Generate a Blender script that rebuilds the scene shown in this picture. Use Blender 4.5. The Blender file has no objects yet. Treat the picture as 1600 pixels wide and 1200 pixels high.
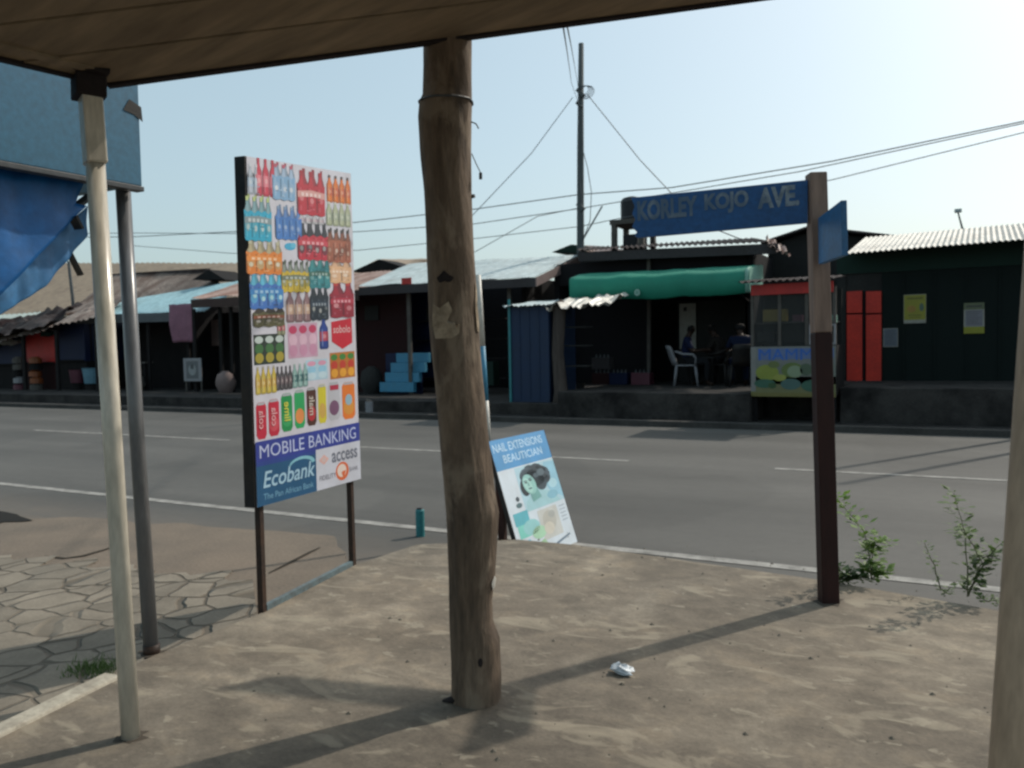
import bpy, math, random
from mathutils import Vector, Matrix, noise
random.seed(7)
C = bpy.context.scene.collection
sc = bpy.context.scene
R = math.radians

# ------------------------------------------------------------------ camera
FOC = 1300.0                       # focal length in photo pixels (photo is 1600 wide)
EYE = Vector((0, 0, 1.45))         # world: X along the road, Y across it, Z up, road at 0
PAD = 0.20                         # height of the concrete pad
def cray(px, py): return Vector(((px-800)/FOC, -(py-600)/FOC, -1.0))
wx = -cray(-1600, 586).normalized()
wz = cray(1600, 525).cross(cray(-1600, 586)).normalized()
if wz.y < 0: wz = -wz
wy = wz.cross(wx)
ROT = Matrix((wx, wy, wz))         # camera space -> world
cam_d = bpy.data.cameras.new('camera'); cam = bpy.data.objects.new('camera', cam_d); C.objects.link(cam)
cam_d.sensor_width = 36; cam_d.lens = FOC*36/1600; cam_d.clip_end = 2000; cam_d.clip_start = 0.05
cam.matrix_world = Matrix.Translation(EYE) @ ROT.to_4x4()
cam_d.dof.use_dof = True; cam_d.dof.focus_distance = 3.6; cam_d.dof.aperture_fstop = 5.0
sc.camera = cam
def ray(px, py): return ROT @ cray(px, py)
def atz(px, py, z=PAD): d = ray(px, py); return EYE + d*((z-EYE.z)/d.z)
def aty(px, py, Y): d = ray(px, py); return EYE + d*(Y/d.y)
def atx(px, py, X): d = ray(px, py); return EYE + d*(X/d.x)
def atd(px, py, dep): return EYE + ray(px, py)*dep

# ------------------------------------------------------------------ world, sun, exposure
AZ = math.atan2(0.46, 0.887); EL = R(43.5)
w = bpy.data.worlds.new('World'); sc.world = w; w.use_nodes = True
nt = w.node_tree; bg = nt.nodes['Background']
sky = nt.nodes.new('ShaderNodeTexSky'); sky.sky_type = 'NISHITA'; sky.sun_disc = False
sky.sun_elevation = EL; sky.sun_rotation = AZ; sky.air_density = 1.0; sky.dust_density = 3.5; sky.ozone_density = 1.6; sky.altitude = 0
pale = nt.nodes.new('ShaderNodeMix'); pale.data_type = 'RGBA'; pale.blend_type = 'MIX'     # hazy tropical air: a pale veil over the clear sky
pale.inputs[0].default_value = 0.27; pale.inputs[7].default_value = (8.4, 11.2, 11.0, 1)
nt.links.new(sky.outputs[0], pale.inputs[6]); nt.links.new(pale.outputs[2], bg.inputs[0]); bg.inputs[1].default_value = 0.12
sd = bpy.data.lights.new('sun', 'SUN'); sd.energy = 2.8; sd.angle = R(0.9); sd.color = (1.0, 0.93, 0.82)
so = bpy.data.objects.new('sun', sd); C.objects.link(so)
sdir = Vector((math.sin(AZ)*math.cos(EL), math.cos(AZ)*math.cos(EL), math.sin(EL)))
so.rotation_euler = (-sdir).to_track_quat('-Z', 'Y').to_euler(); so.location = (5, 10, 12)
sc.view_settings.view_transform = 'Standard'; sc.view_settings.look = 'None'; sc.view_settings.gamma = 1
sc.view_settings.exposure = 0.0
sc.render.engine = 'CYCLES'; sc.cycles.filter_width = 2.5; sc.cycles.max_bounces = 6

# ------------------------------------------------------------------ materials
def lin(c):
    if isinstance(c, str): c = [int(c[i:i+2], 16)/255 for i in (0, 2, 4)]
    return [x/12.92 if x <= .04045 else ((x+.055)/1.055)**2.4 for x in c]
MATS = {}
def base_mat(name):
    m = bpy.data.materials.new(name); m.use_nodes = True
    return m, m.node_tree, m.node_tree.nodes['Principled BSDF']
def node(nt, t, **kw):
    n = nt.nodes.new(t)
    for k, v in kw.items(): setattr(n, k, v)
    return n
def ramp(nt, fac, stops):
    r = node(nt, 'ShaderNodeValToRGB'); el = r.color_ramp.elements
    while len(el) < len(stops): el.new(0.5)
    for e, (p, c) in zip(el, stops): e.position = p; e.color = (*c[:3], 1)
    nt.links.new(fac, r.inputs[0]); return r.outputs[0]
def noise_tex(nt, scale, detail=4, rough=.55, stretch=(1, 1, 1), dist=0):
    tc = node(nt, 'ShaderNodeTexCoord'); mp = node(nt, 'ShaderNodeMapping'); mp.inputs['Scale'].default_value = stretch
    nt.links.new(tc.outputs['Object'], mp.inputs[0])
    n = node(nt, 'ShaderNodeTexNoise'); n.inputs['Scale'].default_value = scale; n.inputs['Detail'].default_value = detail
    n.inputs['Roughness'].default_value = rough; n.inputs['Distortion'].default_value = dist
    nt.links.new(mp.outputs[0], n.inputs['Vector']); return n.outputs[0]
def mixc(nt, fac, a, b, mode='MIX'):
    m = node(nt, 'ShaderNodeMix', data_type='RGBA', blend_type=mode)
    if isinstance(fac, (int, float)): m.inputs[0].default_value = fac
    else: nt.links.new(fac, m.inputs[0])
    for s, x in ((6, a), (7, b)):
        if isinstance(x, (list, tuple)): m.inputs[s].default_value = (*x[:3], 1)
        else: nt.links.new(x, m.inputs[s])
    return m.outputs[2]
def bump(nt, b, h, strength=.3, dist=.01):
    n = node(nt, 'ShaderNodeBump'); n.inputs['Strength'].default_value = strength; n.inputs['Distance'].default_value = dist
    nt.links.new(h, n.inputs['Height']); nt.links.new(n.outputs[0], b.inputs['Normal'])
def mat(name, col, rough=.8, dirt=None, amt=.5, scale=2.5, fine=35, bm=.25, metal=0, stretch=(1, 1, 1)):
    """plain painted or raw surface with blotches of dirt and a fine grain"""
    if name in MATS: return MATS[name]
    m, t, b = base_mat(name); c = list(col)
    d = list(dirt) if dirt else [x*.55 for x in c]
    n1 = noise_tex(t, scale, 6, .65, stretch); n2 = noise_tex(t, fine, 3, .6, stretch)
    f = ramp(t, n1, [(.38, (0, 0, 0)), (.68, (1, 1, 1))])
    mu = node(t, 'ShaderNodeMath', operation='MULTIPLY'); t.links.new(f, mu.inputs[0]); mu.inputs[1].default_value = amt
    x = mixc(t, mu.outputs[0], c, d)
    g = ramp(t, n2, [(.3, (.78,)*3), (.7, (1.12,)*3)])
    x = mixc(t, 1.0, x, g, 'MULTIPLY')
    t.links.new(x, b.inputs['Base Color']); b.inputs['Roughness'].default_value = rough; b.inputs['Metallic'].default_value = metal
    if max(c) < .06: b.inputs['Specular IOR Level'].default_value = .25      # very dark colours: hardly any gloss
    bump(t, b, n2, bm, .004)
    MATS[name] = m; return m

def concrete_mat():
    m, t, b = base_mat('worn_concrete')
    a = noise_tex(t, 1.7, 8, .62, (1, 1, 1), .5); c = noise_tex(t, 6.0, 7, .6, (1, 1.3, 1), .4); f = noise_tex(t, 70, 3, .7); w_ = noise_tex(t, .55, 4, .5)
    x = ramp(t, a, [(.30, (.128, .105, .080)), (.5, (.165, .138, .107)), (.60, (.192, .162, .126)), (.74, (.27, .232, .182))])
    y = ramp(t, c, [(.35, (.74, .74, .74)), (.50, (.96, .96, .96)), (.555, (1.03, 1.03, 1.03)), (.60, (1.16, 1.15, 1.12)), (.72, (1.28, 1.25, 1.2))])
    x = mixc(t, 1, x, y, 'MULTIPLY')
    z = ramp(t, f, [(.3, (.82,)*3), (.7, (1.14,)*3)]); x = mixc(t, 1, x, z, 'MULTIPLY')
    z = ramp(t, w_, [(.35, (.80, .80, .80)), (.62, (1.12, 1.10, 1.06))]); x = mixc(t, 1, x, z, 'MULTIPLY')
    p1 = noise_tex(t, 3.3, 5, .55, (.75, 1.5, 1), 1.2); x = mixc(t, ramp(t, p1, [(.575, (0,)*3), (.615, (.42,)*3), (.70, (.75,)*3)]), x, (.30, .258, .192))
    p2 = noise_tex(t, 11, 4, .6, (.8, 1.3, 1), .6); x = mixc(t, ramp(t, p2, [(.63, (0,)*3), (.68, (.5,)*3)]), x, (.33, .29, .22))
    p3 = noise_tex(t, 2.1, 6, .6, (1, 1, 1), .8); x = mixc(t, ramp(t, p3, [(.30, (.55,)*3), (.42, (0,)*3)]), x, (.10, .083, .063))
    t.links.new(x, b.inputs['Base Color']); b.inputs['Roughness'].default_value = .92
    h = node(t, 'ShaderNodeMath', operation='MULTIPLY_ADD'); t.links.new(f, h.inputs[0]); h.inputs[1].default_value = 1.2; t.links.new(c, h.inputs[2])
    bump(t, b, h.outputs[0], .30, .006); return m
def asphalt_mat():
    m, t, b = base_mat('old_asphalt')
    a = noise_tex(t, .9, 6, .6, (.25, 1, 1)); f = noise_tex(t, 160, 2, .7); g = noise_tex(t, 9, 5, .7)
    x = ramp(t, a, [(.35, (.068, .064, .058)), (.65, (.092, .087, .079))])
    z = ramp(t, f, [(.3, (.72,)*3), (.7, (1.25,)*3)]); x = mixc(t, 1, x, z, 'MULTIPLY')
    z = ramp(t, g, [(.35, (.92,)*3), (.7, (1.07,)*3)]); x = mixc(t, 1, x, z, 'MULTIPLY')
    tc = node(t, 'ShaderNodeTexCoord'); sp = node(t, 'ShaderNodeSeparateXYZ'); t.links.new(tc.outputs['Object'], sp.inputs[0])
    wv = node(t, 'ShaderNodeTexWave', wave_type='BANDS', bands_direction='Y'); wv.inputs['Scale'].default_value = .17; wv.inputs['Distortion'].default_value = 1.2; wv.inputs['Detail'].default_value = 3; wv.inputs['Detail Scale'].default_value = .4
    t.links.new(tc.outputs['Object'], wv.inputs[0]); x = mixc(t, 1, x, ramp(t, wv.outputs[0], [(.2, (.90,)*3), (.8, (1.06,)*3)]), 'MULTIPLY')
    pt = noise_tex(t, .35, 2, .3, (1, .6, 1)); x = mixc(t, 1, x, ramp(t, pt, [(.46, (.90,)*3), (.475, (1.03,)*3)]), 'MULTIPLY')
    mr = node(t, 'ShaderNodeMapRange'); mr.inputs[1].default_value = -3.7; mr.inputs[2].default_value = -5.0; t.links.new(sp.outputs[1], mr.inputs[0])      # dust drifted in along the near edge
    dn_ = noise_tex(t, 3.2, 6, .7, (.5, 1, 1)); ml = node(t, 'ShaderNodeMath', operation='MULTIPLY'); t.links.new(mr.outputs[0], ml.inputs[0]); t.links.new(ramp(t, dn_, [(.3, (.3,)*3), (.6, (1,)*3)]), ml.inputs[1])
    x = mixc(t, ml.outputs[0], x, (.135, .106, .08))
    t.links.new(x, b.inputs['Base Color']); b.inputs['Roughness'].default_value = .8
    bump(t, b, f, .4, .004); return m
def paving_mat():
    m, t, b = base_mat('slab_paving')
    tc = node(t, 'ShaderNodeTexCoord'); mp = node(t, 'ShaderNodeMapping'); mp.inputs['Scale'].default_value = (4.4, 4.0, 0)
    nz = node(t, 'ShaderNodeTexNoise'); nz.inputs['Scale'].default_value = 3; t.links.new(tc.outputs['Object'], nz.inputs['Vector'])
    av = node(t, 'ShaderNodeVectorMath', operation='MULTIPLY_ADD'); t.links.new(nz.outputs['Color'], av.inputs[0]); av.inputs[1].default_value = (.20, .20, 0)
    t.links.new(tc.outputs['Object'], av.inputs[2]); t.links.new(av.outputs[0], mp.inputs[0])
    v = node(t, 'ShaderNodeTexVoronoi', feature='DISTANCE_TO_EDGE'); v.inputs['Randomness'].default_value = .75; v.inputs['Scale'].default_value = 1
    vc = node(t, 'ShaderNodeTexVoronoi', feature='F1'); vc.inputs['Randomness'].default_value = .75; vc.inputs['Scale'].default_value = 1
    for q in (v, vc): t.links.new(mp.outputs[0], q.inputs['Vector'])
    a = noise_tex(t, 4, 6, .6); f = noise_tex(t, 60, 3, .6); jn = noise_tex(t, 2.2, 3, .5)
    st = ramp(t, a, [(.35, (.165, .140, .108)), (.65, (.235, .202, .158))])
    cellg = ramp(t, vc.outputs['Color'], [(0, (.78,)*3), (1, (1.14,)*3)]); st = mixc(t, 1, st, cellg, 'MULTIPLY')
    st = mixc(t, 1, st, ramp(t, f, [(.3, (.85,)*3), (.7, (1.12,)*3)]), 'MULTIPLY')
    thr = node(t, 'ShaderNodeMath', operation='MULTIPLY'); t.links.new(jn, thr.inputs[0]); thr.inputs[1].default_value = .085
    df = node(t, 'ShaderNodeMath', operation='DIVIDE'); t.links.new(v.outputs['Distance'], df.inputs[0]); t.links.new(thr.outputs[0], df.inputs[1])
    jb = noise_tex(t, 1.4, 3, .5); jr = ramp(t, jb, [(.42, (.0,)*3), (.66, (.6,)*3)]); j0 = ramp(t, df.outputs[0], [(.40, (0,)*3), (1.0, (1,)*3)]); j = mixc(t, 1, j0, jr, 'SCREEN')
    x = mixc(t, j, (.095, .078, .058), st)
    t.links.new(x, b.inputs['Base Color']); b.inputs['Roughness'].default_value = .93
    bump(t, b, j, .9, .03); return m
def wood_mat(name, c1, c2, c3, sc_=6, stretch=(1, 1, .12), bm=.5, patch=None):
    if name in MATS: return MATS[name]
    m, t, b = base_mat(name)
    a = noise_tex(t, sc_, 7, .65, stretch, .3); f = noise_tex(t, sc_*5, 4, .6, stretch)
    x = ramp(t, a, [(.3, c1), (.5, c2), (.72, c3)])
    x = mixc(t, 1, x, ramp(t, f, [(.3, (.7,)*3), (.7, (1.2,)*3)]), 'MULTIPLY')
    if patch:
        p = noise_tex(t, 7.0, 6, .6, (1, 1, .4), .5); pf = ramp(t, p, [(.53, (0,)*3), (.60, (.75,)*3)]); x = mixc(t, pf, x, patch)
    t.links.new(x, b.inputs['Base Color']); b.inputs['Roughness'].default_value = .85
    bump(t, b, a, bm, .02); MATS[name] = m; return m
def rust_sheet(name, c1, c2, rust, rfac=.5, rough=.6, metal=.0):
    if name in MATS: return MATS[name]
    m, t, b = base_mat(name)
    a = noise_tex(t, 1.1, 6, .65, (1.6, .5, 1)); p = noise_tex(t, 5, 5, .6); s_ = noise_tex(t, 9, 3, .6, (1, .06, 1))
    x = ramp(t, p, [(.35, c1), (.65, c2)])
    x = mixc(t, ramp(t, a, [(.62-.3*rfac, (0,)*3), (.78-.3*rfac, (1,)*3)]), x, rust)
    x = mixc(t, 1, x, ramp(t, s_, [(.35, (.82,)*3), (.65, (1.1,)*3)]), 'MULTIPLY')
    t.links.new(x, b.inputs['Base Color']); b.inputs['Roughness'].default_value = rough; b.inputs['Metallic'].default_value = metal
    if max(c1) < .1: b.inputs['Specular IOR Level'].default_value = .1; b.inputs['Roughness'].default_value = .95
    MATS[name] = m; return m
def print_mat(name='printed_vinyl', rough=.45):
    if name in MATS: return MATS[name]
    m, t, b = base_mat(name); a = node(t, 'ShaderNodeAttribute'); a.attribute_name = 'Col'
    n = noise_tex(t, 7, 5, .6); x = mixc(t, 1, a.outputs['Color'], ramp(t, n, [(.35, (.88, .87, .85)), (.65, (1.0,)*3)]), 'MULTIPLY')
    t.links.new(x, b.inputs['Base Color']); b.inputs['Roughness'].default_value = rough; MATS[name] = m; return m
def faded_letter_mat():
    m, t, b = base_mat('faded_white_paint'); n = noise_tex(t, 26, 5, .7); g = noise_tex(t, 3.5, 3, .5)
    x = mixc(t, ramp(t, n, [(.40, (0,)*3), (.60, (1,)*3)]), (.12, .16, .20), (.27, .33, .38))
    x = mixc(t, ramp(t, g, [(.42, (0,)*3), (.6, (1,)*3)]), x, (.07, .12, .19)); t.links.new(x, b.inputs['Base Color']); b.inputs['Roughness'].default_value = .7; return m
def glass_mat():
    m, t, b = base_mat('dusty_glass'); b.inputs['Base Color'].default_value = (.06, .065, .065, 1); b.inputs['Roughness'].default_value = .35
    b.inputs['Alpha'].default_value = .22; b.inputs['Specular IOR Level'].default_value = .25; return m
def leaf_mat(name, c1, c2):
    m, t, b = base_mat(name); n = noise_tex(t, 30, 2, .5)
    x = ramp(t, n, [(.35, c1), (.65, c2)]); t.links.new(x, b.inputs['Base Color']); b.inputs['Roughness'].default_value = .6
    tr = node(t, 'ShaderNodeBsdfTranslucent'); t.links.new(x, tr.inputs[0]); mx = node(t, 'ShaderNodeMixShader'); mx.inputs[0].default_value = .4
    out = t.nodes['Material Output']; t.links.new(b.outputs[0], mx.inputs[1]); t.links.new(tr.outputs[0], mx.inputs[2]); t.links.new(mx.outputs[0], out.inputs[0]); return m

M = {
 'concrete': concrete_mat(), 'asphalt': asphalt_mat(), 'paving': paving_mat(), 'glass': glass_mat(), 'letters': faded_letter_mat(),
 'soil': mat('dusty_soil', (.22, .18, .13), .95, (.15, .12, .085), .8, .8, 40, .5),
 'apron': mat('worn_brown_concrete', (.175, .135, .10), .93, (.115, .093, .072), .85, 1.5, 50, .4),
 'line': mat('road_paint', (.34, .325, .30), .85, (.12, .115, .105), .95, 5, 60, .2),
 'kerbpaint': mat('white_edge_paint', (.46, .42, .34), .85, (.22, .19, .15), .7, 9, 60, .3),
 'pipewhite': mat('cream_pipe_paint', (.60, .55, .46), .22, (.36, .32, .25), .5, 6, 50, .1, stretch=(1, 1, .2)),
 'pipegrey': mat('grey_pipe_paint', (.15, .15, .155), .30, (.07, .065, .06), .6, 6, 50, .15, stretch=(1, 1, .2)),
 'black': mat('black_frame_paint', (.018, .018, .02), .5, (.035, .028, .02), .6, 8),
 'browniron': mat('brown_angle_iron', (.03, .02, .016), .6, (.07, .035, .02), .6, 9),
 'bluepaint': mat('blue_sign_paint', (.008, .085, .26), .5, (.01, .06, .17), .6, 4, 40, .1),
 'bluepaint2': mat('lighter_blue_sign_paint', (.02, .15, .36), .5, (.04, .09, .18), .6, 4, 40, .1),
 'panelblue': mat('blue_grey_steel_panel', (.020, .115, .195), .45, (.017, .095, .16), .5, 2, 40, .1),
 'trim': mat('dark_steel_trim', (.05, .055, .06), .5),
 'tarp': mat('blue_tarpaulin', (.004, .115, .36), .5, (.004, .08, .26), .6, 3, 20, .4),
 'tarplight': mat('light_blue_tarpaulin', (.05, .20, .42), .5, (.02, .11, .28), .6, 3, 20, .4),
 'teal': mat('teal_paint', (.02, .20, .22), .55, (.02, .12, .13), .5, 8),
 'ltblue': mat('light_blue_paint', (.04, .22, .36), .55, (.06, .2, .3), .5, 6),
 'dark': mat('near_black_timber', (.014, .012, .012), .9, (.007, .007, .008), .7, 3),  # near-black base colour, as on the wall below
 'darkwall': mat('near_black_wall', (.012, .011, .013), .9, (.010, .010, .012), .7, 1.5),
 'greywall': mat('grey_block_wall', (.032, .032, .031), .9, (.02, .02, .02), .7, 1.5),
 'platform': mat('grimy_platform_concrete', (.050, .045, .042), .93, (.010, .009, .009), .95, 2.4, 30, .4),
 'gutter': mat('gutter_concrete', (.06, .055, .05), .93, (.025, .022, .02), .8, 2.0, 30, .4),
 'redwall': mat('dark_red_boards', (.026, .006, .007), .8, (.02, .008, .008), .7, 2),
 'red': mat('red_kiosk_paint', (.50, .022, .016), .55, (.28, .015, .012), .6, 2.5),
 'redshutter': mat('orange_red_shutter_paint', (.62, .036, .018), .6, (.36, .020, .014), .5, 2.5),
 'navy': mat('navy_sheet_metal', (.006, .013, .050), .55, (.008, .016, .04), .6, 2),
 'kioskblue': mat('deep_blue_sheet_metal', (.005, .022, .065), .7, (.008, .02, .045), .6, 2),
 'greenwall': mat('dark_green_boards', (.004, .010, .009), .8, (.004, .009, .008), .7, 2),
 'greenfascia': mat('dark_green_fascia', (.006, .026, .018), .7, (.008, .022, .018), .6, 2),
 'awning': mat('green_awning_canvas', (.012, .24, .155), .7, (.008, .16, .11), .6, 1.2, 60, .2),
 'awnpale': mat('pale_green_canvas', (.22, .42, .34), .7, (.10, .25, .2), .5, 3),
 'palesheet': rust_sheet('pale_blue_grey_roof_sheet', (.33, .41, .43), (.42, .50, .52), (.26, .28, .28), .15),
 'bluesheet': rust_sheet('light_blue_roof_sheet', (.22, .37, .42), (.28, .45, .50), (.20, .30, .33), .15),
 'pinksheet': rust_sheet('rusty_pink_roof_sheet', (.30, .20, .17), (.38, .27, .23), (.20, .10, .07), .5),
 'tansheet': rust_sheet('tan_roof_sheet', (.19, .145, .10), (.23, .18, .125), (.15, .11, .075), .4),
 'rustsheet': rust_sheet('weathered_brown_roof_sheet', (.19, .15, .125), (.27, .22, .19), (.10, .06, .045), .6),
 'greysheet': rust_sheet('grey_roof_sheet', (.42, .41, .37), (.52, .50, .45), (.33, .30, .26), .3),
 'darksheet': rust_sheet('blackened_roof_sheet', (.05, .045, .045), (.08, .07, .07), (.03, .02, .02), .6),
 'fasciagrey': mat('grey_fascia_board', (.05, .045, .048), .85, (.04, .035, .035), .6, 2),
 'fasciapink': mat('weathered_barge_board', (.22, .16, .15), .85, (.12, .08, .07), .6, 2),
 'bundle': mat('pale_metal_edge', (.55, .53, .48), .45, (.3, .28, .25), .5, 6),
 'greytimber': mat('grey_weathered_timber', (.10, .09, .08), .9, (.05, .045, .04), .6, 5),
 'utility': mat('grey_utility_pole_wood', (.085, .10, .105), .85, (.045, .05, .055), .6, 2, stretch=(1, 1, .15)),
 'wire': mat('weathered_cable', (.09, .10, .11), .6),
 'paper': mat('aged_paper', (.34, .33, .29), .9, (.2, .19, .17), .5, 8),
 'scrap': mat('torn_pale_paper', (.40, .32, .23), .95, (.14, .10, .065), .8, 25),
 'plastic': mat('white_plastic', (.22, .22, .24), .4, (.3, .3, .3), .4, 6),
 'bag': mat('crumpled_plastic_bag', (.62, .66, .70), .35, (.45, .5, .55), .5, 10),
 'skin': mat('dark_skin', (.035, .018, .012), .55), 'hair': mat('black_hair', (.006, .005, .005), .8),
 'shirtblue': mat('blue_shirt_cloth', (.007, .012, .045), .9), 'shirtdark': mat('dark_brown_cloth', (.02, .016, .014), .9),
 'shirtnavy': mat('dark_blue_dress_cloth', (.004, .010, .035), .9), 'trousers': mat('dark_trouser_cloth', (.012, .013, .016), .9),
 'pink': mat('faded_pink_cloth', (.26, .12, .17), .9, (.15, .07, .10), .6, 3),
 'pinkplastic': mat('red_pink_plastic', (.12, .03, .05), .5), 'blueplastic': mat('pale_blue_plastic', (.12, .26, .34), .5),
 'orange': mat('orange_plastic', (.22, .06, .015), .5), 'yellow': mat('yellow_plastic', (.30, .22, .05), .5),
 'bulb': mat('pale_lamp_housing', (.45, .5, .5), .5),
 'signwood': wood_mat('sign_post_bare_wood', (.14, .09, .07), (.22, .155, .125), (.30, .22, .18), 5),
 'signpaint': mat('dark_red_post_paint', (.022, .006, .005), .6, (.042, .013, .010), .6, 7, stretch=(1, 1, .15)),
 'log': wood_mat('rough_log_wood', (.044, .029, .019), (.120, .082, .054), (.23, .168, .118), 9, (1, 1, .22), 1.0, (.215, .162, .115)),
 'ply': wood_mat('plywood_ceiling', (.15, .108, .066), (.21, .155, .096), (.27, .20, .125), 3.0, (.12, 1, 1), .15),
 'beam': mat('dark_stained_beam', (.022, .016, .016), .8, (.012, .009, .009), .6, 5),
 'postbeige': mat('beige_pipe_paint', (.44, .35, .265), .6, (.33, .255, .19), .6, 5, 50, .15, stretch=(1, 1, .2)),
 'leaf': leaf_mat('weed_leaf', (.09, .17, .025), (.17, .29, .05)), 'leafdark': leaf_mat('dark_weed_leaf', (.06, .115, .03), (.11, .18, .045)),
 'stem': mat('weed_stem', (.10, .11, .05), .8), 'tankblack': mat('black_plastic_tank', (.02, .022, .028), .5),
 'print': print_mat(),
}

# ------------------------------------------------------------------ object helpers
BASE = {}
def tag(o, label=None, cat=None, group=None, kind=None):
    if label: o['label'] = label
    if cat: o['category'] = cat
    if group: o['group'] = group
    if kind: o['kind'] = kind
    return o
def thing(name, label, cat, loc, group=None):
    o = bpy.data.objects.new(name, None); C.objects.link(o); o.location = loc; o.empty_display_size = .2
    BASE[o.name] = Vector(loc); return tag(o, label, cat, group)
class MB:
    def __init__(s): s.v = []; s.f = []; s.c = []; s.mi = []
    def add(s, vs, fs, col=None, mi=0):
        n = len(s.v); s.v += [Vector(p) for p in vs]; s.f += [tuple(i+n for i in f) for f in fs]
        s.c += [col or (1, 1, 1)]*len(vs); s.mi += [mi]*len(fs); return s
    def hexa(s, b, t):      # b, t: four points each, same winding
        return s.add(list(b)+list(t), [(3, 2, 1, 0), (4, 5, 6, 7), (0, 1, 5, 4), (1, 2, 6, 5), (2, 3, 7, 6), (3, 0, 4, 7)])
    def box(s, x0, x1, y0, y1, z0, z1):
        if x0 > x1: x0, x1 = x1, x0
        if y0 > y1: y0, y1 = y1, y0
        return s.hexa([(x0, y0, z0), (x1, y0, z0), (x1, y1, z0), (x0, y1, z0)], [(x0, y0, z1), (x1, y0, z1), (x1, y1, z1), (x0, y1, z1)])
    def slab(s, pts, off):  # polygon extruded by vector
        n = len(pts); pts = [Vector(p) for p in pts]; off = Vector(off)
        fs = [tuple(range(n))[::-1], tuple(range(n, 2*n))]+[(i, (i+1) % n, (i+1) % n+n, i+n) for i in range(n)]
        return s.add(pts+[p+off for p in pts], fs)
    def bar(s, a, b, w, h=None, up=(0, 0, 1)):
        a, b = Vector(a), Vector(b); d = (b-a).normalized(); u = Vector(up)
        if abs(d.dot(u)) > .98: u = Vector((0, 1, 0))
        sd_ = d.cross(u).normalized(); u = sd_.cross(d).normalized(); h = h or w
        q = [sd_*w/2+u*h/2, -sd_*w/2+u*h/2, -sd_*w/2-u*h/2, sd_*w/2-u*h/2]
        return s.hexa([a+x for x in q], [b+x for x in q])
    def tube(s, pts, r, n=10, cap=True):
        pts = [Vector(p) for p in pts]; rr = r if isinstance(r, (list, tuple)) else [r]*len(pts)
        vs = []; fs = []; prev = None
        for i, p in enumerate(pts):
            d = (pts[min(i+1, len(pts)-1)]-pts[max(i-1, 0)]).normalized()
            if prev is None: prev = d.orthogonal().normalized()
            u = (prev-d*prev.dot(d)).normalized(); prev = u; v_ = d.cross(u)
            for k in range(n):
                a = 2*math.pi*k/n; vs.append(p+(u*math.cos(a)+v_*math.sin(a))*rr[i])
        for i in range(len(pts)-1):
            for k in range(n): fs.append((i*n+k, i*n+(k+1) % n, (i+1)*n+(k+1) % n, (i+1)*n+k))
        if cap: fs += [tuple(range(n))[::-1], tuple(range((len(pts)-1)*n, len(pts)*n))]
        return s.add(vs, fs)
    def sheet(s, A, B, Cc, D, waves=20, amp=.015, th=.004, rows=4, jag=0, sag=0):
        """corrugated sheet; A-B front edge, D-C back edge, ribs run front to back"""
        A, B, Cc, D = map(Vector, (A, B, Cc, D)); nrm = (B-A).cross(D-A).normalized()
        if nrm.z < 0: nrm = -nrm
        nx = waves*4; top = []
        for j in range(rows+1):
            for i in range(nx+1):
                u, v = i/nx, j/rows
                p = A.lerp(B, u).lerp(D.lerp(Cc, u), v)
                if jag and j == 0: p = p-(D-A).normalized()*jag*(noise.noise(Vector((int(i/12)*1.7, 3.1, 0))))
                if sag: p = p+Vector((0, 0, sag*noise.noise(Vector((u*7, v*4, 9.2)))))
                top.append(p+nrm*amp*math.sin(i/4*2*math.pi))
        N = len(top); W = nx+1; fs = []
        for j in range(rows):
            for i in range(nx):
                a = j*W+i; fs += [(a, a+1, a+W+1, a+W), (N+a+W, N+a+W+1, N+a+1, N+a)]
        for i in range(nx): fs.append((i, N+i, N+i+1, i+1)); a = rows*W+i; fs.append((a+1, N+a+1, N+a, a))
        for j in range(rows): a = j*W; fs.append((a+W, N+a+W, N+a, a)); a = j*W+nx; fs.append((a, N+a, N+a+W, a+W))
        return s.add(top+[p-nrm*th for p in top], fs)
    def build(s, name, m, parent=None, smooth=False, bevel=0, color=False):
        off = BASE.get(parent.name, Vector((0, 0, 0))) if parent else Vector((0, 0, 0))
        me = bpy.data.meshes.new(name)
        if parent is None:
            off = Vector((sum(p.x for p in s.v)/len(s.v), sum(p.y for p in s.v)/len(s.v), min(p.z for p in s.v)))
        me.from_pydata([tuple(p-off) for p in s.v], [], s.f)
        ms = m if isinstance(m, (list, tuple)) else [m]
        for x in ms: me.materials.append(x)
        if len(ms) > 1: me.polygons.foreach_set('material_index', s.mi)
        if color:
            ca = me.color_attributes.new('Col', 'FLOAT_COLOR', 'POINT')
            for i, c in enumerate(s.c): ca.data[i].color = (*c, 1)
        me.validate(); me.update()
        if smooth: me.polygons.foreach_set('use_smooth', [True]*len(me.polygons))
        o = bpy.data.objects.new(name, me); C.objects.link(o)
        if parent: o.parent = parent; BASE[o.name] = off
        else: o.location = off; BASE[o.name] = off
        if bevel:
            b = o.modifiers.new('bevel', 'BEVEL'); b.width = bevel; b.segments = 2; b.limit_method = 'ANGLE'
        return o
def text_geo(body, bold=0.0):
    cu = bpy.data.curves.new('t', 'FONT'); cu.body = body; cu.offset = bold; cu.resolution_u = 3
    o = bpy.data.objects.new('t', cu); me = o.to_mesh()
    vs = [(v.co.x, v.co.y) for v in me.vertices]; fs = [tuple(p.vertices) for p in me.polygons]
    o.to_mesh_clear(); bpy.data.objects.remove(o); bpy.data.curves.remove(cu)
    x0 = min(v[0] for v in vs); x1 = max(v[0] for v in vs); y0 = min(v[1] for v in vs); y1 = max(v[1] for v in vs)
    return [((x-x0)/(x1-x0), (y-y0)/(y1-y0)) for x, y in vs], fs
def mixh(a, b, f): return ''.join('%02x' % int(int(a[i:i+2], 16)*(1-f)+int(b[i:i+2], 16)*f) for i in (0, 2, 4))
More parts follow.
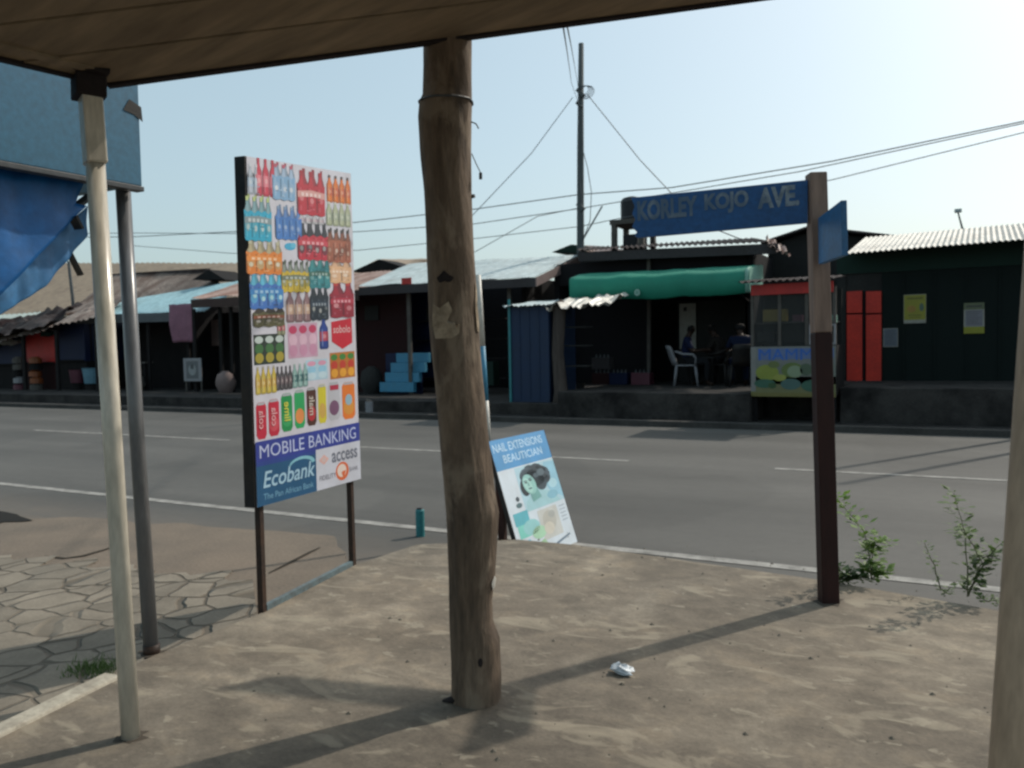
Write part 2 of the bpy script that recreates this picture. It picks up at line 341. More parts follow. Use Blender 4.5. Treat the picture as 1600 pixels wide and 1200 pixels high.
class Print(MB):
    """flat printed shapes on a panel; f(u, v, h) gives the world point, v runs down"""
    def __init__(s, f, step=.0003): super().__init__(); s.fn = f; s.st = step; s.n = 0
    def poly(s, uv, col, L=None):
        s.n += 1; h = s.st*(L if L is not None else 1)
        s.add([s.fn(u, v, h) for u, v in uv], [tuple(range(len(uv)))], tuple(lin(col)))
    def rect(s, a, b, c, d, col, L=1): s.poly([(a, b), (c, b), (c, d), (a, d)], col, L)
    def ell(s, cu, cv, ru, rv, col, L=1, a0=0, a1=360, n=18):
        s.poly([(cu+ru*math.cos(R(a0+(a1-a0)*i/n)), cv+rv*math.sin(R(a0+(a1-a0)*i/n))) for i in range(n)], col, L)
    def text(s, body, a, b, c, d, col, L=2, bold=0, slant=0):
        vs, fs = text_geo(body, bold)
        s.add([s.fn(a+(c-a)*x+slant*y, d+(b-d)*y, s.st*L) for x, y in vs], fs, tuple(lin(col)))

# ------------------------------------------------------------------ the setting
def flat(name, pts, z, m, kind='structure', sub=1):
    mb = MB(); mb.add([(p[0], p[1], z) for p in pts], [tuple(range(len(pts)))]); o = mb.build(name, m)
    if o.data.polygons[0].normal.z < 0: o.data.flip_normals()
    return tag(o, kind=kind)
gl0 = atz(0, 1140); gl1 = atz(237, 1022); gl2 = atz(410, 957); gl3 = atz(551, 884); gc = atz(648, 850); gn = atz(900, 850); gr = atz(1285, 905); ge = atz(1560, 952)
YN = atz(800, 841, 0).y            # near white line
YF = atz(800, 662, 0).y            # far edge
YC = atz(800, 711, 0).y
flat('ground', [(-400, -400), (400, -400), (400, 500), (-400, 500)], -.02, M['soil'])
flat('road', [(-200, YN-1.3), (200, YN-1.3), (200, YF+.25), (-200, YF+.25)], 0, M['asphalt'])
def line(name, xa, xb, y, wd): flat(name, [(xa, y-wd/2), (xb, y-wd/2), (xb, y+wd/2), (xa, y+wd/2)], .004, M['line'])
line('road_edge_line', -60, 60, YN, .11)
for a, b in ((50, 355), (560, 980), (1210, 1580)):
    line('road_centre_line', aty(a, 600, YC).x, aty(b, 600, YC).x, YC, .10)
line('road_centre_line', aty(-900, 600, YC).x, aty(-330, 600, YC).x, YC, .10)
# concrete pad (raised slab with chamfered corner)
LX = gl1.x; xl = [(gl0.x-(gl0.y+6)*.12, -6)]
pts = [(gl0.x-.05, -6), (gl0.x, gl0.y), (gl1.x, gl1.y), (gl2.x-.02, gl2.y), (gl3.x-.02, gl3.y), (gc.x, gc.y), (gn.x-.4, gn.y-.02), (gn.x, gn.y), (gr.x, gr.y), (ge.x, ge.y), (ge.x+6, ge.y-.5), (ge.x+6, -6)]
mb = MB(); mb.slab([(x, y, -.05) for x, y in pts][::-1], (0, 0, PAD+.05)); o = mb.build('concrete_pad', M['concrete'], bevel=.02); tag(o, kind='structure')
# lower slab paving beside the pad and the brown concrete apron by the road
PV = .06
pl = [(-14, -6), (gl0.x-.052, -6), (gl0.x-.002, gl0.y), (gl1.x-.002, gl1.y), (gl2.x-.022, gl2.y), (atz(395, 905, PV).x, atz(395, 905, PV).y), (atz(0, 868, PV).x, atz(0, 868, PV).y), (-14, atz(0, 868, PV).y-.3)]
(xa_, ya_), (xb_, yb_) = pl[5], pl[6]; rg = [(xa_, ya_)]+[(xa_+(xb_-xa_)*k/26-.03, ya_+(yb_-ya_)*k/26+.22*noise.noise(Vector((k*.45, 3, 3)))) for k in range(1, 26)]
pl = pl[:5]+rg+pl[6:]
mb = MB(); mb.slab([(x, y, -.04) for x, y in pl][::-1], (0, 0, PV+.04)); tag(mb.build('slab_pavement', M['paving']), kind='structure')
a0 = atz(0, 885, PV); a1 = atz(370, 945, PV)
pa = [(-14, a0.y-.3), (a0.x, a0.y), (a1.x, a1.y), (gl2.x-.022, gl2.y), (gl3.x-.022, gl3.y), (atz(520, 838, PV).x, atz(520, 838, PV).y), (atz(330, 822, PV).x, atz(330, 822, PV).y), (atz(150, 806, PV).x, atz(150, 806, PV).y), (atz(0, 808, PV).x, atz(0, 808, PV).y), (-14, atz(0, 808, PV).y)]
rg = []
for i in range(len(pa)):
    (xa_, ya_), (xb_, yb_) = pa[i], pa[(i+1) % len(pa)]; k_ = 14 if i >= 4 else 1
    for k in range(k_): f = k/k_; x, y = xa_+(xb_-xa_)*f, ya_+(yb_-ya_)*f; rg.append((x+(.10*noise.noise(Vector((x*3, y*3, 1))) if k_ > 1 else 0), y+(.16*noise.noise(Vector((x*2.1, y*2, 5))) if k_ > 1 else 0)))
pa = rg
mb = MB(); mb.slab([(x, y, -.03) for x, y in pa][::-1], (0, 0, PV+.022)); tag(mb.build('concrete_apron', M['apron']), kind='structure')
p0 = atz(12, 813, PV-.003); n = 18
flat('painted_shadow_patch', [(p0.x-.55+.72*math.cos(R(20*i))*(1+.15*math.sin(i*2.1)), p0.y+.02+.20*math.sin(R(20*i))) for i in range(n)], PV-.004+.002, mat('painted_shadow_dark', (.014, .012, .010), .95))  # thin dark sheet painted as a cast shadow on the apron
# cracks of dirt in the apron
for k, cr in enumerate([[(70, 868), (100, 872), (130, 868), (165, 858), (200, 845)], [(265, 898), (310, 905), (345, 912), (395, 917)], [(420, 895), (450, 880), (485, 862), (500, 855)]]):
    mb = MB(); P = [atz(x, y, PV-.002) for x, y in cr]; L_ = []; Rr = []
    for i, p in enumerate(P):
        d = (P[min(i+1, len(P)-1)]-P[max(i-1, 0)]).normalized(); s_ = Vector((-d.y, d.x, 0))*(.012+.012*random.random())*(0.3 if i in (0, len(P)-1) else 1)
        L_.append(p+s_); Rr.append(p-s_)
    q = len(P); mb.add(L_+Rr, [(i, i+1, q+i+1, q+i) for i in range(q-1)]); tag(mb.build('pavement_crack', mat('crack_dirt', (.045, .035, .025), .95)), kind='structure')
# painted white edge beam along the pad
e0 = atz(-60, 1172); e1 = atz(178, 1056)
d = (e1-e0).normalized(); s_ = Vector((d.y, -d.x, 0))*.045
mb = MB(); z0 = Vector((0, 0, -.10)); z1 = Vector((0, 0, .012))
mb.hexa([e0-s_+z0, e1-s_+z0, e1+s_+z0, e0+s_+z0], [e0-s_+z1, e1-s_+z1, e1+s_+z1, e0+s_+z1]); tag(mb.build('white_kerb', M['kerbpaint'], bevel=.012), kind='structure')
# far side: gutter, kerb, raised ground
GX0, GX1 = -60, 40
mb = MB(); mb.box(GX0, GX1, YF+.25, YF+.42, -.02, .10); tag(mb.build('far_kerb', M['gutter'], bevel=.01), kind='structure')
mb = MB(); mb.box(GX0, GX1, YF+.42, YF+.85, -.019, .01); tag(mb.build('gutter', M['gutter']), kind='structure')
YP = YF+.85
flat('far_verge', [(GX0, YP), (GX1, YP), (GX1, 60), (GX0, 60)], .06, M['platform'])
def W(px, py, Y): return aty(px, py, Y)
def X_(px, Y): return aty(px, 560, Y).x
def Z_(px, py, Y): return aty(px, py, Y).z
def sheet_px(A, B, Cc, D, Yf, Yb, **k):
    """front-left, front-right, back-right, back-left corners seen in the photograph, front edge at Yf, back at Yb"""
    mb = MB(); mb.sheet(W(*A, Yf), W(*B, Yf), W(*Cc, Yb), W(*D, Yb), **k); return mb
if 0: print('dbg', YN, YF, YC, gl1, gl2, gl3, gn, gr)

# platform under the bar, and the strip in front of the other shops
PZ = Z_(1000, 612, YP+.3)
mb = MB(); xa, xb = X_(868, YP), X_(1170, YP)
mb.box(xa, xb, YP+.05, 21.5, .0, PZ); o = mb.build('raised_concrete_platform', M['platform'], bevel=.02); tag(o, kind='structure')
mb = MB(); mb.box(X_(1312, YP+.35), X_(1900, YP), YP+.35, 21.5, .0, Z_(1400, 606, YP+.35)); mb.box(xb+.004, X_(1312, YP+.35)-.004, YP+1.3, 21.5, .0, Z_(1400, 606, YP+.35)); tag(mb.build('raised_shop_floor', M['platform'], bevel=.02), kind='structure')
PZR = Z_(1400, 606, YP+.35)
mb = MB(); mb.box(X_(-300, YP), X_(866, YP), YP+.3, 22, .0, .30); tag(mb.build('low_shop_floor', M['platform'], bevel=.02), kind='structure')

# ------------------------------------------------------------------ near things
# timber lean-to roof overhead
A = atd(170, 129, 2.75); B_ = atd(1150, -2, 2.98)
dd = Vector((-.06, -1, -.035)).normalized()
B2 = A+(B_-A)*1.9; A0 = A; back = 3.4
t = thing('lean_to_roof', 'low plywood-lined roof overhead with dark edge beam, carried by the log', 'roof', (A.x, A.y, PAD))
up = Vector((0, 0, 1))
pn = (B2-A).cross(dd*back); pn = pn.normalized(); pn = pn if pn.z > 0 else -pn
mb = MB(); nb = 12
for i in range(nb):      # ceiling boards run along the front edge, narrow gaps between
    f0, f1 = i/nb, (i+1)/nb-.0028
    q = [A+dd*back*f0, B2+dd*back*f0, B2+dd*back*f1, A+dd*back*f1]; j = pn*(.003*(i % 3))
    mb.hexa([x+j for x in q], [x+pn*.014 for x in q])
mb.build('ceiling', M['ply'], t)
mb = MB(); q = [A, B2, B2+dd*back, A+dd*back]; mb.hexa([x+pn*.02 for x in q], [x+pn*.05 for x in q]); mb.build('roof_sheet', M['rustsheet'], t)
dn = (B2-A).normalized(); of = pn.cross(dn); of = of if of.y > 0 else -of
mb = MB(); mb.hexa([A-dn*.01+of*.001-pn*.010, B2+of*.001-pn*.010, B2+of*.03-pn*.010, A-dn*.01+of*.03-pn*.010], [A-dn*.01+of*.001+pn*.06, B2+of*.001+pn*.06, B2+of*.03+pn*.06, A-dn*.01+of*.03+pn*.06])
mb.build('fascia', M['beam'], t, bevel=.003)
s2 = Vector((-1, 0, 0))*.028
mb = MB(); a_, b_ = A-pn*.010, A+dd*back-pn*.010
mb.hexa([a_, b_, b_+s2, a_+s2], [a_+pn*.07, b_+pn*.07, b_+s2+pn*.07, a_+s2+pn*.07]); mb.build('fascia', M['beam'], t, bevel=.003)
mb = MB(); a_, b_ = A+dd*.16+Vector((.002, 0, 0))-pn*.006, A+dd*back-pn*.006      # cover batten on the ceiling near the end
mb.hexa([a_+dn*.06, b_+dn*.06, b_+dn*.10, a_+dn*.10], [a_+dn*.06+pn*.012, b_+dn*.06+pn*.012, b_+dn*.10+pn*.012, a_+dn*.10+pn*.012]); mb.build('batten', M['ply'], t)

# white pipe post with timber head
bs = atz(205, 1152); dep = 2.70
def pd(px, py, d_=2.70): return atd(px, py, d_)
bs = atz(205, 1152); dB = (ROT.transposed() @ (bs-EYE)).z*-1
t = thing('pipe_post', 'slim cream painted pipe post with square timber head under the roof corner', 'post', bs)
p_bot = bs+Vector((0, 0, -.05)); p_mid = atd(149, 252, dB-.02); p_top = atd(140, 140, dB-.02)
mb = MB(); mb.tube([p_bot, bs.lerp(p_mid, .5), p_mid], .0295, 20); mb.build('pipe', M['pipewhite'], t, smooth=True)
mb = MB(); mb.bar(p_mid-Vector((0, 0, .01)), atd(141, 150, dB-.02), .075, .062, up=(.4, .9, 0)); mb.build('timber_head', M['pipewhite'], t, bevel=.006)
mb = MB(); mb.bar(atd(139, 155, dB-.02), atd(138, 100, dB-.02), .10, .09, up=(.4, .9, 0)); mb.bar(atd(134, 118, dB-.04), atd(134, 96, dB-.04), .13, .12, up=(.4, .9, 0)); mb.build('top_block', M['beam'], t, bevel=.005)

# grey pipe post carrying the blue panel
g = atz(237, 1020); dG = (ROT.transposed() @ (g-EYE)).z*-1
t = thing('grey_post', 'dark grey steel pipe post under the corner of the blue-grey panel', 'post', g)
mb = MB(); mb.tube([g+Vector((0, 0, -.05)), atd(212, 650, dG), atd(192, 290, dG)], .030, 20); mb.build('pipe', M['pipegrey'], t, smooth=True)
mb = MB(); mb.tube([g+Vector((-.0, 0, -.01)), g+Vector((-.0, 0, .035))], .034, 20); mb.build('base_collar', M['browniron'], t, smooth=True)

# blue-grey panel: runs across towards the road, its far end over the grey post
pe = atd(222, 291, dG-.02); PX = pe.x
p1 = atx(-260, 212, PX); 
t = thing('kiosk_canopy', 'big blue-grey steel fascia panel with blue tarpaulin slung below it', 'canopy', (PX-.3, pe.y-.6, PAD))
topz = pe.z+.62; y0 = pe.y-3.2; y1 = pe.y
bl = lambda y: pe.z-(pe.y-y)*.0
mb = MB(); mb.box(PX-.035, PX, y0, y1, pe.z, topz); mb.build('fascia_panel', M['panelblue'], t, bevel=.003)
mb = MB(); mb.box(PX-1.6, PX-.04, y1-.035, y1, pe.z+.001, topz); mb.build('fascia_panel', M['panelblue'], t, bevel=.003)
mb = MB(); mb.box(PX-.040, PX+.006, y0, y1+.006, pe.z-.022, pe.z-.002); mb.build('edge_trim', M['trim'], t, bevel=.002)
mb = MB(); mb.sheet((PX-1.6, y0, topz+.03), (PX-.02, y0, topz+.03), (PX-.02, y1, topz+.03), (PX-1.6, y1, topz+.03), waves=14, amp=.01); mb.build('roof', M['darksheet'], t)
nk = atx(209, 176, PX+.001)
mb = MB(); mb.add([nk+Vector((.002, -.02, .05)), nk+Vector((.002, .035, .03)), nk+Vector((.002, .04, -.03)), nk+Vector((.002, .0, -.008)), nk+Vector((.002, -.05, .0))], [(0, 1, 2, 3, 4)]); mb.build('paint_chip', M['black'], t)
# tarpaulin: folded curtain slung diagonally
def cloth(rows, n=14, wob=.02, seed=0):
    """rows: lists of 3-D points of equal length; adds folds"""
    mb = MB(); vs = []; m_ = len(rows[0]); nn = n*(m_-1)
    rr = (len(rows)-1)*6
    for j in range(rr+1):
        fj = j/6; ja = min(int(fj), len(rows)-2); tj = fj-ja
        for i in range(nn+1):
            fi = i/n; ia = min(int(fi), m_-2); ti = fi-ia
            p = rows[ja][ia].lerp(rows[ja][ia+1], ti).lerp(rows[ja+1][ia].lerp(rows[ja+1][ia+1], ti), tj)
            k = noise.noise(Vector((i*.33+seed, j*.09, seed)))
            vs.append(p+Vector((k*wob, k*wob*.6, k*wob*.3)))
    W_ = nn+1; mb.add(vs, [(j*W_+i, j*W_+i+1, (j+1)*W_+i+1, (j+1)*W_+i) for j in range(rr) for i in range(nn)]); return mb
ti, tj = PX-.10, PX-.16
mb = cloth([[atx(-200, 215, ti), atx(0, 262, ti), atx(132, 283, ti)], [atx(-200, 400, ti), atx(0, 395, ti), atx(118, 318, ti)], [atx(-200, 520, ti), atx(0, 462, ti), atx(134, 322, ti)]], 14, .010, 1)
o = mb.build('tarpaulin', M['tarp'], t, smooth=True); so_ = o.modifiers.new('thick', 'SOLIDIFY'); so_.thickness = .003
mb = cloth([[atx(-200, 500, tj), atx(0, 432, tj), atx(60, 392, tj), atx(136, 322, tj)], [atx(-200, 560, tj), atx(0, 470, tj), atx(66, 425, tj), atx(136, 345, tj)], [atx(-200, 610, tj), atx(0, 492, tj), atx(70, 448, tj), atx(136, 368, tj)]], 14, .009, 5)
o = mb.build('tarpaulin_hem', M['tarplight'], t, smooth=True); so_ = o.modifiers.new('thick', 'SOLIDIFY'); so_.thickness = .003
mb = MB(); mb.tube([atx(-200, 455, tj+.03), atx(0, 405, tj+.03), atx(60, 368, tj+.03), atx(138, 308, tj+.03)], .016, 8); mb.build('tarpaulin_pole', M['trim'], t, smooth=True)
MB().bar(atx(108, 395, tj-.02), atx(126, 430, tj-.02), .028, .012).build('strap', M['black'], t); MB().bar(atx(114, 338, tj+.05), atx(124, 358, tj+.05), .05, .01).build('strap', M['black'], t)

# post at the right border, close to the camera
q0 = atd(1585, 1260, 1.72); q1 = atd(1640, 470, 1.72)
t = thing('roof_post', 'thick beige painted pipe post close by, beside the weeds', 'post', (q0.x, q0.y, PAD))
qd = (q1-q0); k = (PAD-.03-q0.z)/qd.z; k2 = (2.52-q0.z)/qd.z
mb = MB(); mb.tube([q0+qd*k, q0+qd*(k*.5+k2*.5), q0+qd*k2], .052, 28); mb.build('pipe', M['postbeige'], t, smooth=True)

# rough log
LOG = [(58, 662, 737), (100, 662, 737), (150, 661, 737), (162, 656, 737), (185, 654, 736), (230, 656, 736), (300, 662, 737), (400, 667, 742), (500, 673, 747), (600, 680, 753), (700, 687, 762), (760, 692, 770), (800, 696, 779), (850, 699, 777), (900, 703, 775), (940, 704, 770), (970, 705, 771), (1000, 707, 782), (1060, 708, 784), (1104, 708, 783), (1125, 708, 783)]
lb = atz(745, 1104); dL = -(ROT.transposed() @ (lb-EYE)).z+.06
t = thing('log_post', 'thick rough crooked log holding up the roof edge', 'post', (atd(745, 1104, dL).x, atd(745, 1104, dL).y, PAD))
rings = []
for i in range(len(LOG)-1):
    (ya, la, ra), (yb, lb_, rb) = LOG[i], LOG[i+1]; ns = max(2, int((yb-ya)/10))
    for k in range(ns):
        f = k/ns; y = ya+(yb-ya)*f; l = la+(lb_-la)*f; r = ra+(rb-ra)*f; rings.append((atd((l+r)/2, y, dL), (r-l)/2/FOC*dL))
NS = 40
def log_pt(ri, ang, off=0):
    i0 = min(int(ri), len(rings)-2); f_ = ri-i0; c = rings[i0][0].lerp(rings[i0+1][0], f_); r = rings[i0][1]*(1-f_)+rings[i0+1][1]*f_; q = noise.noise(Vector((math.cos(ang)*1.3, math.sin(ang)*1.3, c.z*1.6)))*.10+noise.noise(Vector((math.cos(ang)*5, math.sin(ang)*5, c.z*5)))*.05+noise.noise(Vector((math.cos(ang)*9, math.sin(ang)*9, c.z*1.2)))*.03
    if abs(((ang-R(252)+math.pi) % (2*math.pi))-math.pi) < R(5) and c.z < 1.15: q -= .05
    return c+Vector((math.cos(ang), math.sin(ang), 0))*(r*(1+q)+off)
vs = [log_pt(i, 2*math.pi*k/NS) for i in range(len(rings)) for k in range(NS)]
fs = [(i*NS+k, i*NS+(k+1) % NS, (i+1)*NS+(k+1) % NS, (i+1)*NS+k) for i in range(len(rings)-1) for k in range(NS)]
fs += [tuple(range(NS)), tuple(range((len(rings)-1)*NS, len(rings)*NS))[::-1]]
mb = MB(); mb.add(vs, [f[::-1] for f in fs]); mb.build('trunk', M['log'], t, smooth=True)
cang = math.atan2(-lb.y, -lb.x)     # towards the camera
def ri_of(py):
    z = EYE.z-(py-541)/FOC*dL; i = max(k for k in range(len(rings)-1) if rings[k][0].z >= z or k == 0); a_, b_ = rings[i][0].z, rings[i+1][0].z
    return i+min(1, max(0, (a_-z)/(a_-b_)))
def patch(name, outline, off, m, fan=True):
    """outline: (photo y, degrees around from the camera side) of a scrap lying on the log"""
    mb = MB(); cy = sum(p[0] for p in outline)/len(outline); ca = sum(p[1] for p in outline)/len(outline)
    vs = []; N = len(outline); K = 4
    for k in range(K+1):
        for (y, a) in outline: vs.append(log_pt(ri_of(cy+(y-cy)*(k/K)), cang+R(ca+(a-ca)*(k/K)), off))
    fs = [(k*N+i, k*N+(i+1) % N, (k+1)*N+(i+1) % N, (k+1)*N+i) for k in range(K) for i in range(N)]
    mb.add(vs, fs); return mb.build(name, m, t, smooth=True)
patch('torn_paper', [(474, -50), (482, -32), (472, -10), (486, -2), (500, -14), (508, -8), (507, 12), (520, 10), (528, -6), (528, -48), (505, -56)], .004, M['scrap'])
patch('torn_paper', [(438, 66), (452, 74), (475, 70), (500, 78), (520, 74), (518, 64), (480, 60)], .004, M['scrap'])
patch('torn_paper', [(895, 62), (902, 78), (915, 80), (917, 60), (905, 52)], .005, M['bundle'])
patch('knot', [(436+(8+3*math.sin(R(a*3)))*math.sin(R(a)), -16+(15+5*math.cos(R(a*2)))*math.cos(R(a))) for a in range(0, 360, 20)], .003, M['beam'])
patch('knot', [(1021+7*math.sin(R(a)), 8+6*math.cos(R(a))) for a in range(0, 360, 40)], .003, M['beam'])
mb = MB(); ri = ri_of(160); mb.tube([log_pt(ri, 2*math.pi*k/24, .002) for k in range(25)], .004, 6); mb.build('binding_wire', M['trim'], t)
mb = MB(); p = log_pt(ri_of(190), cang+R(88)); mb.tube([p, p+Vector((.02, 0, -.01)), p+Vector((.03, 0, -.028))], .0025, 5); mb.build('bent_nail', M['trim'], t); mb = MB()
p = atd(737, 240, dL); mb.tube([p, atd(744, 256, dL), atd(752, 272, dL), atd(750, 279, dL)], .0018, 5); mb.tube([atd(751, 270, dL), atd(751, 280, dL)], .006, 6); mb.build('hanging_wire', M['trim'], t); mb = MB()
p = atd(736, 307, dL); mb.tube([p, p+Vector((.014, 0, 0))], .007, 6); mb.build('bent_nail', M['trim'], t)
mb = MB()                                                                    # bark splinter and root lump at the foot
f0 = atd(700, 1098, dL-.02); mb.tube([f0+Vector((-.02, 0, .0)), f0+Vector((.03, .01, .015)), f0+Vector((.08, .02, .02))], [.008, .018, .02], 8); mb.build('root_stub', M['beam'], t, smooth=True)

# blue and white striped pole behind the log
b0 = atz(768, 842, 0); b0.y = max(b0.y, YN-.45); dS = -(ROT.transposed() @ (b0-EYE)).z
t = thing('striped_pole', 'thin wooden pole painted blue and white, mostly hidden behind the log', 'pole', b0)
P = lambda y: atd(749+(y-470)*.062, y, dS)
for a, b, mm in ((430, 541, 'bundle'), (541, 626, 'ltblue'), (626, 700, 'bundle'), (700, 842, 'greytimber')):
    mb = MB(); mb.tube([P(a), P(b)], .024, 12); mb.build('painted_band', M[mm], t, smooth=True)

# leaning poster board
bb = atz(853, 850, 0); 
c = [atd(762, 690, 5.65), None, atz(903, 846, 0), atz(818, 888, 0)]; c[1] = c[0]+c[2]-c[3]; Yb = c[3].y
zsh = min(c[2].z, c[3].z)
t = thing('poster_board', 'tilted salon poster board with blue heading and a woman\'s face, propped by the pole', 'signboard', ((c[2].x+c[3].x)/2, (c[2].y+c[3].y)/2, 0))
e1_, e2_ = (c[1]-c[0]), (c[3]-c[0]); nb_ = e1_.cross(e2_).normalized(); nb_ = nb_ if nb_.y < 0 else -nb_
def fpb(u, v, h=0): return c[0].lerp(c[1], u).lerp(c[3].lerp(c[2], u), v)+nb_*h
mb = MB(); mb.hexa([p-nb_*.03 for p in c], [p for p in c]); mb.build('frame', M['black'], t)
pr = Print(fpb)
pr.rect(.01, .0, .99, 1, 'c9d3dc', 2); pr.rect(.01, 0, .99, .25, '4a90c4', 3)
pr.text('NAIL EXTENSIONS', .04, .035, .90, .105, 'b7d4ea', 4, .01); pr.text('BEAUTICIAN', .16, .135, .84, .20, 'b7d4ea', 4, .01)
pr.rect(.28, .26, .99, .62, 'a9c9d6', 4)
pr.poly([(.99, .28), (.80, .27), (.70, .40), (.78, .52), (.99, .6)], '8dbcd0', 5); pr.ell(.86, .46, .08, .04, 'a9cfdc', 6); pr.ell(.80, .55, .10, .035, '7fb0c2', 6)
hr = random.Random(5)
for k in range(16):          # loose dark hair swept up and to one side of the face
    a_ = R(-150+13*k); pr.ell(.58+.17*math.cos(a_), .375+.065*math.sin(a_), .085+hr.uniform(0, .03), .040+hr.uniform(0, .015), mixh('25323b', '4a5b66', hr.random()), 6+k % 3, n=12)
pr.ell(.58, .375, .20, .075, '2b3942', 9); pr.ell(.37, .43, .075, .07, '1c272e', 9); pr.ell(.66, .43, .10, .06, '33434d', 9); pr.ell(.48, .345, .15, .05, '35454f', 9); pr.ell(.70, .345, .07, .03, '54656f', 10); pr.ell(.60, .36, .05, .02, '44555f', 10)
fc = lambda u, v, a, b, rot=.5, n=20: [(u+a*math.cos(q)*math.cos(rot)-b*math.sin(q)*math.sin(rot), v+.62*(a*math.cos(q)*math.sin(rot)+b*math.sin(q)*math.cos(rot))) for q in (2*math.pi*i/n for i in range(n))]
pr.poly([(.43, .47), (.56, .45), (.60, .54), (.44, .56)], '6fa3a0', 10); pr.poly(fc(.455, .415, .105, .140, -.35), '8dbdb8', 11); pr.poly(fc(.425, .42, .06, .11, -.35), 'a2cdc6', 12)
pr.poly(fc(.40, .395, .026, .010, .2), '2a3a42', 13); pr.poly(fc(.485, .385, .028, .010, .0), '2a3a42', 13); pr.poly(fc(.40, .381, .034, .006, .1), '3a4b52', 13); pr.poly(fc(.485, .371, .036, .006, -.1), '3a4b52', 13)
pr.poly([(.435, .39), (.455, .425), (.42, .428)], '70a09c', 13); pr.poly(fc(.45, .449, .034, .010, 0), '4c6c74', 13)
pr.poly([(.30, .62), (.33, .54), (.45, .50), (.60, .48), (.80, .52), (.92, .62)], '9cc4cc', 5)
pr.ell(.20, .50, .03, .02, '3a4750', 5); pr.ell(.20, .55, .05, .02, '4e6a70', 5)
pr.rect(.06, .60, .30, .70, '58aab8', 5); pr.rect(.08, .70, .26, .80, '79c6bb', 5); pr.ell(.30, .74, .14, .06, '8ec2c4', 6); pr.ell(.40, .80, .12, .05, 'a5ceb0', 6)
pr.poly([(.06, .84), (.22, .82), (.28, .92), (.1, .94)], '6fb5cf', 5); pr.poly([(.25, .90), (.45, .86), (.5, .92), (.3, .96)], '9cbf9a', 6)
pr.rect(.45, .64, .80, .88, 'bfc0bc', 5); pr.ell(.62, .74, .12, .08, 'b2b0a8', 6); pr.ell(.58, .80, .09, .05, 'c9c4b8', 7); pr.ell(.68, .70, .06, .03, 'a4a6a2', 7)
pr.poly([(.28, .945), (.60, .925), (.60, .945), (.28, .965)], '7b8d9d', 6); pr.poly([(.62, .93), (.90, .90), (.90, .915), (.62, .95)], '6a7b8a', 6)
for k in range(5): pr.rect(.84, .66+.03*k, .95, .668+.03*k, '9aa6b4', 5)
pr.build('printed_poster', M['print'], t, color=True)
mb = MB(); mb.bar(atd(778, 700, 5.98), atd(786, 850, 6.1), .05); mb.build('rear_leg', mat('red_brown_timber', (.06, .02, .015), .8), t)

# teal bollard at the roadside
k0 = atz(657, 838, 0)
t = thing('bollard', 'short round teal marker post at the road edge', 'bollard', k0)
dK = -(ROT.transposed() @ (k0-EYE)).z; kr = 7/FOC*dK; kh = 43/FOC*dK
mb = MB(); mb.tube([k0+Vector((0, 0, -.02)), k0+Vector((0, 0, kh-.012)), k0+Vector((0, 0, kh))], [kr, kr, kr*.8], 16); mb.build('post', M['teal'], t, smooth=False)
mb = MB(); mb.tube([k0+Vector((0, 0, kh+.0005)), k0+Vector((0, 0, kh+.01))], [kr*.78, kr*.6], 16); mb.build('cap', M['black'], t)

# ------------------------------------------------------------------ drinks billboard
l1 = atz(410, 956); l2 = atz(551, 883)
hdir = (l2-l1); hdir.z = 0; Lh = hdir.length; hd = hdir.normalized(); bn = Vector((hd.y, -hd.x, 0))
def on_plane(px, py):
    d_ = ray(px, py); k_ = (l1-EYE).dot(bn)/d_.dot(bn); return EYE+d_*k_
Q = [on_plane(385, 244), on_plane(548, 271), on_plane(563, 748), on_plane(401, 793)]
print('BOARD', [tuple(round(x, 2) for x in q) for q in Q], 'log', dL, 'YN', YN, YF, YC, 'PZ', PZ, PZR)
t = thing('drinks_billboard', 'tall printed drinks and mobile banking board on two thin iron legs', 'billboard', ((l1.x+l2.x)/2, (l1.y+l2.y)/2, PAD))
def fb(u, v, h=0): return Q[0].lerp(Q[1], u).lerp(Q[3].lerp(Q[2], u), v)+bn*h
mb = MB(); ex = hd*-.012; mb.hexa([Q[0]-bn*.06+ex, Q[1]-bn*.06, Q[2]-bn*.06, Q[3]-bn*.06+ex], [Q[0]-bn*.002+ex, Q[1]-bn*.002, Q[2]-bn*.002, Q[3]-bn*.002+ex]); mb.build('frame', M['black'], t, bevel=.003)
for lp, qq in ((l1, fb(.06, 1)), (l2, fb(.93, 1))):
    mb = MB(); top = Vector((qq.x, qq.y, fb(.5, .5).z))-bn*.02; mb.bar(Vector((lp.x, lp.y, PAD-.04)), Vector((qq.x, qq.y, qq.z-.001))-bn*.03, .030, .030, up=tuple(bn)); mb.build('leg', M['browniron'], t)
mb = MB(); mb.bar(l1+Vector((0, 0, .014))+hd*.02, l2+Vector((0, 0, .014))-hd*.02, .028, .028); mb.build('foot_rail', mat('chipped_pale_blue_paint', (.115, .165, .18), .75, (.075, .075, .07), .8, 14), t)
pr = Print(fb, .0002)
def uv(px, py):
    xl_ = 385+16*(py-243)/550; xr_ = 548+15*(py-271)/477
    ul = (px-xl_)/(xr_-xl_); u = ul/(ul+(1-ul)*1.15)
    yt = 243+.166*(px-385); yb = 793-.278*(px-401); return u, (py-yt)/(yb-yt)
pr.rect(0, 0, 1, 1, 'c6c4ce', 1)
prn = random.Random(33)
